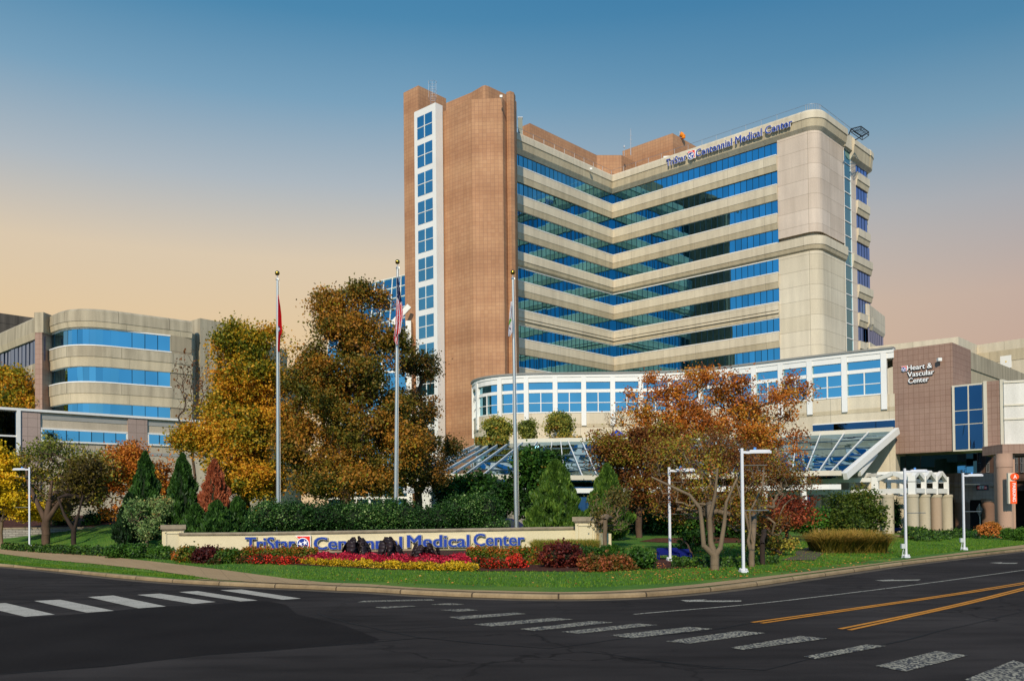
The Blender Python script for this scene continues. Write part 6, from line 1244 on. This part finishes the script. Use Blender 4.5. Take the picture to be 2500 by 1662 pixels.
bedmass('ground_cover', 'sparse ground cover around the brown tree trunks', [(1640,1385),(1720,1387),(1800,1385),(1900,1379)], [(1640,1376),(1720,1378),(1800,1375),(1900,1370)], .08, .22, LGC, 2600, .09, 'ground cover')
bedmass('ground_cover', 'dark shaded ivy under the arcade beside the pillar', [(2340,1312),(2380,1316),(2430,1316)], [(2340,1302),(2380,1303),(2430,1303)], .2, .6, LDG, 3500, .13, 'ground cover', .08)
# wilted dark elephant-ear plants in the bed
def bigleaf_plant(u, v, wd, hgt, label, n, seed):
    r_ = random.Random(seed); p = gt(u, v); k = p.y/F_; W_, Hh = wd*k/2, hgt*k; t = thing('elephant_ear_plant', p, label, 'plant', 'wilted dark leaved plants')
    m = noisy('wilted_leaf', '#2B1F20', .5, 3, 12, .5)
    for i in range(n):
        an = r_.uniform(0, 2*PI); rad = W_*r_.uniform(.3,.95); cx, cy = p.x+rad*math.cos(an), p.y+rad*math.sin(an)*.7; z1 = p.z+Hh*r_.uniform(.62,1.0)*(1-.25*rad/W_); ll = Hh*r_.uniform(.45,.68); ww = ll*.55; q = MB()
        q.tube((p.x+.2*(cx-p.x),p.y,p.z), (cx*.8+p.x*.2,cy,z1), .015, .012, 5); q.build('stalk', m, t)
        q = MB(); d = Vector((math.cos(an), math.sin(an)*.7, 0)); sd_ = Vector((-d.y, d.x, 0)); N_ = 4; pv = None
        tilt = r_.uniform(-.8,.8)
        for j in range(N_+1):
            s_ = j/N_; wv = ww*math.sin(PI*min(1, s_*.92+.08))**.8*(1-.3*s_); c = Vector((cx,cy,z1))+d*ll*.30*math.sin(s_*1.6)+sd_*tilt*s_*ll+Vector((0,0,.06*math.sin(s_*PI)-s_*ll)); row = [c-sd_*wv-d*wv*.45, c+d*.02, c+sd_*wv-d*wv*.45]
            if pv: q.face([pv[0],row[0],row[1],pv[1]]); q.face([pv[1],row[1],row[2],pv[2]])
            pv = row
        o = q.build('leaf', m, t, True); sm_ = o.modifiers.new('t','SOLIDIFY'); sm_.thickness = .012
bigleaf_plant(868,1366,64,66,'wilted dark big-leaved plant, left one in the pink bed',12,3)
bigleaf_plant(948,1369,62,66,'wilted dark big-leaved plant, middle one with raised brown leaves',11,5)
bigleaf_plant(1040,1373,70,58,'wilted dark big-leaved plant, right and lowest in the pink bed',12,8)
# terrace planting above the canopy
for u, ru, vb, vt, lm, lab, nb_ in [(1215,30,1076,1022,LOL,'bushy rust-green shrub at the left end of the terrace',260),(1288,20,1075,1026,LOL,'smaller brown-green shrub beside the right flagpole on the terrace',150),(1362,34,1073,1008,LOL,'largest green-brown shrub in the middle of the terrace',300)]:
    Y = 96.5; tree('terrace_shrub', lab, 'shrub', (at(u,1000,Y).x, Y, 9.75), .8, .07, [blob(u,(vb+vt)/2,ru,(vb-vt)/2,Y), blob(u,vb-12,ru*.8,10,Y)], nb_, 30, .28, .16, lm, BARK, 'shrubs on the terrace', .5, up=(0,0,.7), rag=3)
Y = 95.5; tree('terrace_tree', 'bare leafless little tree beside the blue parasol on the terrace', 'small tree', (at(1497,1000,Y).x, Y, 9.75), 1.0, .07, [blob(1497,1020,26,24,Y)], 30, 3, .2, .12, LR, BARK2, None, .5, twigs=140, minr=.012)
q = MB()
def terr(name, label, u0, u1, lm, n, h):
    a, b = at(u0,1075,95.5), at(u1,1073,94.5); s_ = rng.random(n); C = np.stack([a.x+(b.x-a.x)*s_, a.y+(b.y-a.y)*s_+rng.random(n)*.8, 9.75+rng.random(n)*h], 1); V, Fq = leafquads(C, .16, 2.2, (0,0,1)); tag(npmesh(name, V, Fq, lm, None, rng.random(n)), label, 'ground cover', None, 'stuff')
terr('terrace_plants', 'low yellow-green planting at the left end of the terrace edge', 1160, 1240, LOL, 1800, .8); terr('terrace_plants', 'tan and orange grasses in the middle of the terrace edge', 1345, 1420, LWG, 1800, .7); terr('terrace_plants', 'sparse green weeds along the terrace edge by the blue parasol', 1425, 1600, LGC, 900, .5)
# dark shrubs at the stone wall, shrub behind low wing
bush('bank_shrub', 'dark narrow shrub on the mulch bank behind the small tree', [blob(150,1255,18,30,68), blob(222,1275,14,22,68)], 160, 36, .2, .12, LDG)
bush('bank_shrub', 'blue-green rounded shrub on the mulch bank near the dark conifer', [blob(252,1260,16,12,69)], 70, 30, .15, .1, LDG)
# lawn detail: grass blades and fallen leaves
GB = leafm('grass_blade', [(0,'#3E5E12'),(.4,'#4E7818'),(.7,'#5E8A1C'),(1,'#84902C')], .3, .35, .5)
n = 90000; u_ = rng.random(n); xs_ = -34+u_*68; ye = yE(xs_); d_ = 2.1+rng.random(n)**1.3*14; left = (xs_ < -8.5); d_ = np.where(left & (rng.random(n) < .45), .35+rng.random(n)*1.2, d_); ys_ = ye+d_
wk = [(p.x, p.y) for p in wi]; yin = np.interp(xs_, [p[0] for p in wk], [p[1] for p in wk]); ok = (ys_ > yin+.05) | (left & (ys_ < np.interp(xs_, [p.x for p in lo], [p.y for p in lo])-.05) & (xs_ < -10)); ok &= ~((np.abs(xs_+3) < 11.8) & (ys_ > 44-(0.5)) )
bedl = [gt(u, v) for u, v in [(250,1357),(420,1366),(590,1374),(740,1380),(950,1392),(1160,1397),(1300,1395),(1450,1399),(1560,1393),(1640,1390),(1725,1386)]]; yb = np.interp(xs_, [p.x for p in bedl], [p.y for p in bedl], left=200, right=200); ok &= ys_ < yb
xs_, ys_ = xs_[ok], ys_[ok]; zs_ = np.array([float(H(x, y)) for x, y in zip(xs_, ys_)]); n = len(xs_); base = np.stack([xs_, ys_, zs_], 1); w_ = rng.normal(size=(n,3)); w_[:,2] = 0; w_ /= np.linalg.norm(w_, axis=1)[:,None]
hgt = rng.uniform(.03,.075,n); tipv = base+np.stack([rng.normal(size=n)*.02, rng.normal(size=n)*.02, hgt], 1); V = np.stack([base-w_*.014, base+w_*.014, tipv+w_*.003, tipv-w_*.003], 1).reshape(-1,3)
tag(npmesh('grass', V, np.arange(n*4).reshape(-1,4), GB, None, rng.random(n)), 'short green lawn grass along the pavement', 'grass', None, 'stuff')
FL = leafm('fallen_leaf', [(0,'#6A3414'),(.5,'#B0622A'),(1,'#D89A4A')], .1)
n = 1500; P_ = []
while len(P_) < n:
    u, v = random.uniform(1480,2180), random.uniform(1335,1420); 
    p = gt(u, v)
    if p.y > np.interp(p.x, [q_[0] for q_ in wk], [q_[1] for q_ in wk])+.1: P_.append((p.x, p.y, p.z+.03))
for _ in range(120):
    p = gt(random.uniform(100,1500), random.uniform(1396,1436))
    if p.y > np.interp(p.x, [q_[0] for q_ in wk], [q_[1] for q_ in wk])+.1: P_.append((p.x, p.y, p.z+.05))
for _ in range(60): p = onz(random.uniform(700,1700), 0, 0) if False else None
V, Fq = leafquads(np.array(P_), .075, 1.3, None, 1); V = V.reshape(-1,4,3); c = V.mean(1, keepdims=True); V[:,:,2] = c[:,:,2]+(V[:,:,2]-c[:,:,2])*.35; tag(npmesh('fallen_leaves', V.reshape(-1,3), Fq, FL, None, rng.random(len(P_))), 'scattered brown leaves lying on the lawn', 'fallen leaves', None, 'stuff')
for o in bpy.data.objects:
    if '_o' in o: del o['_o']
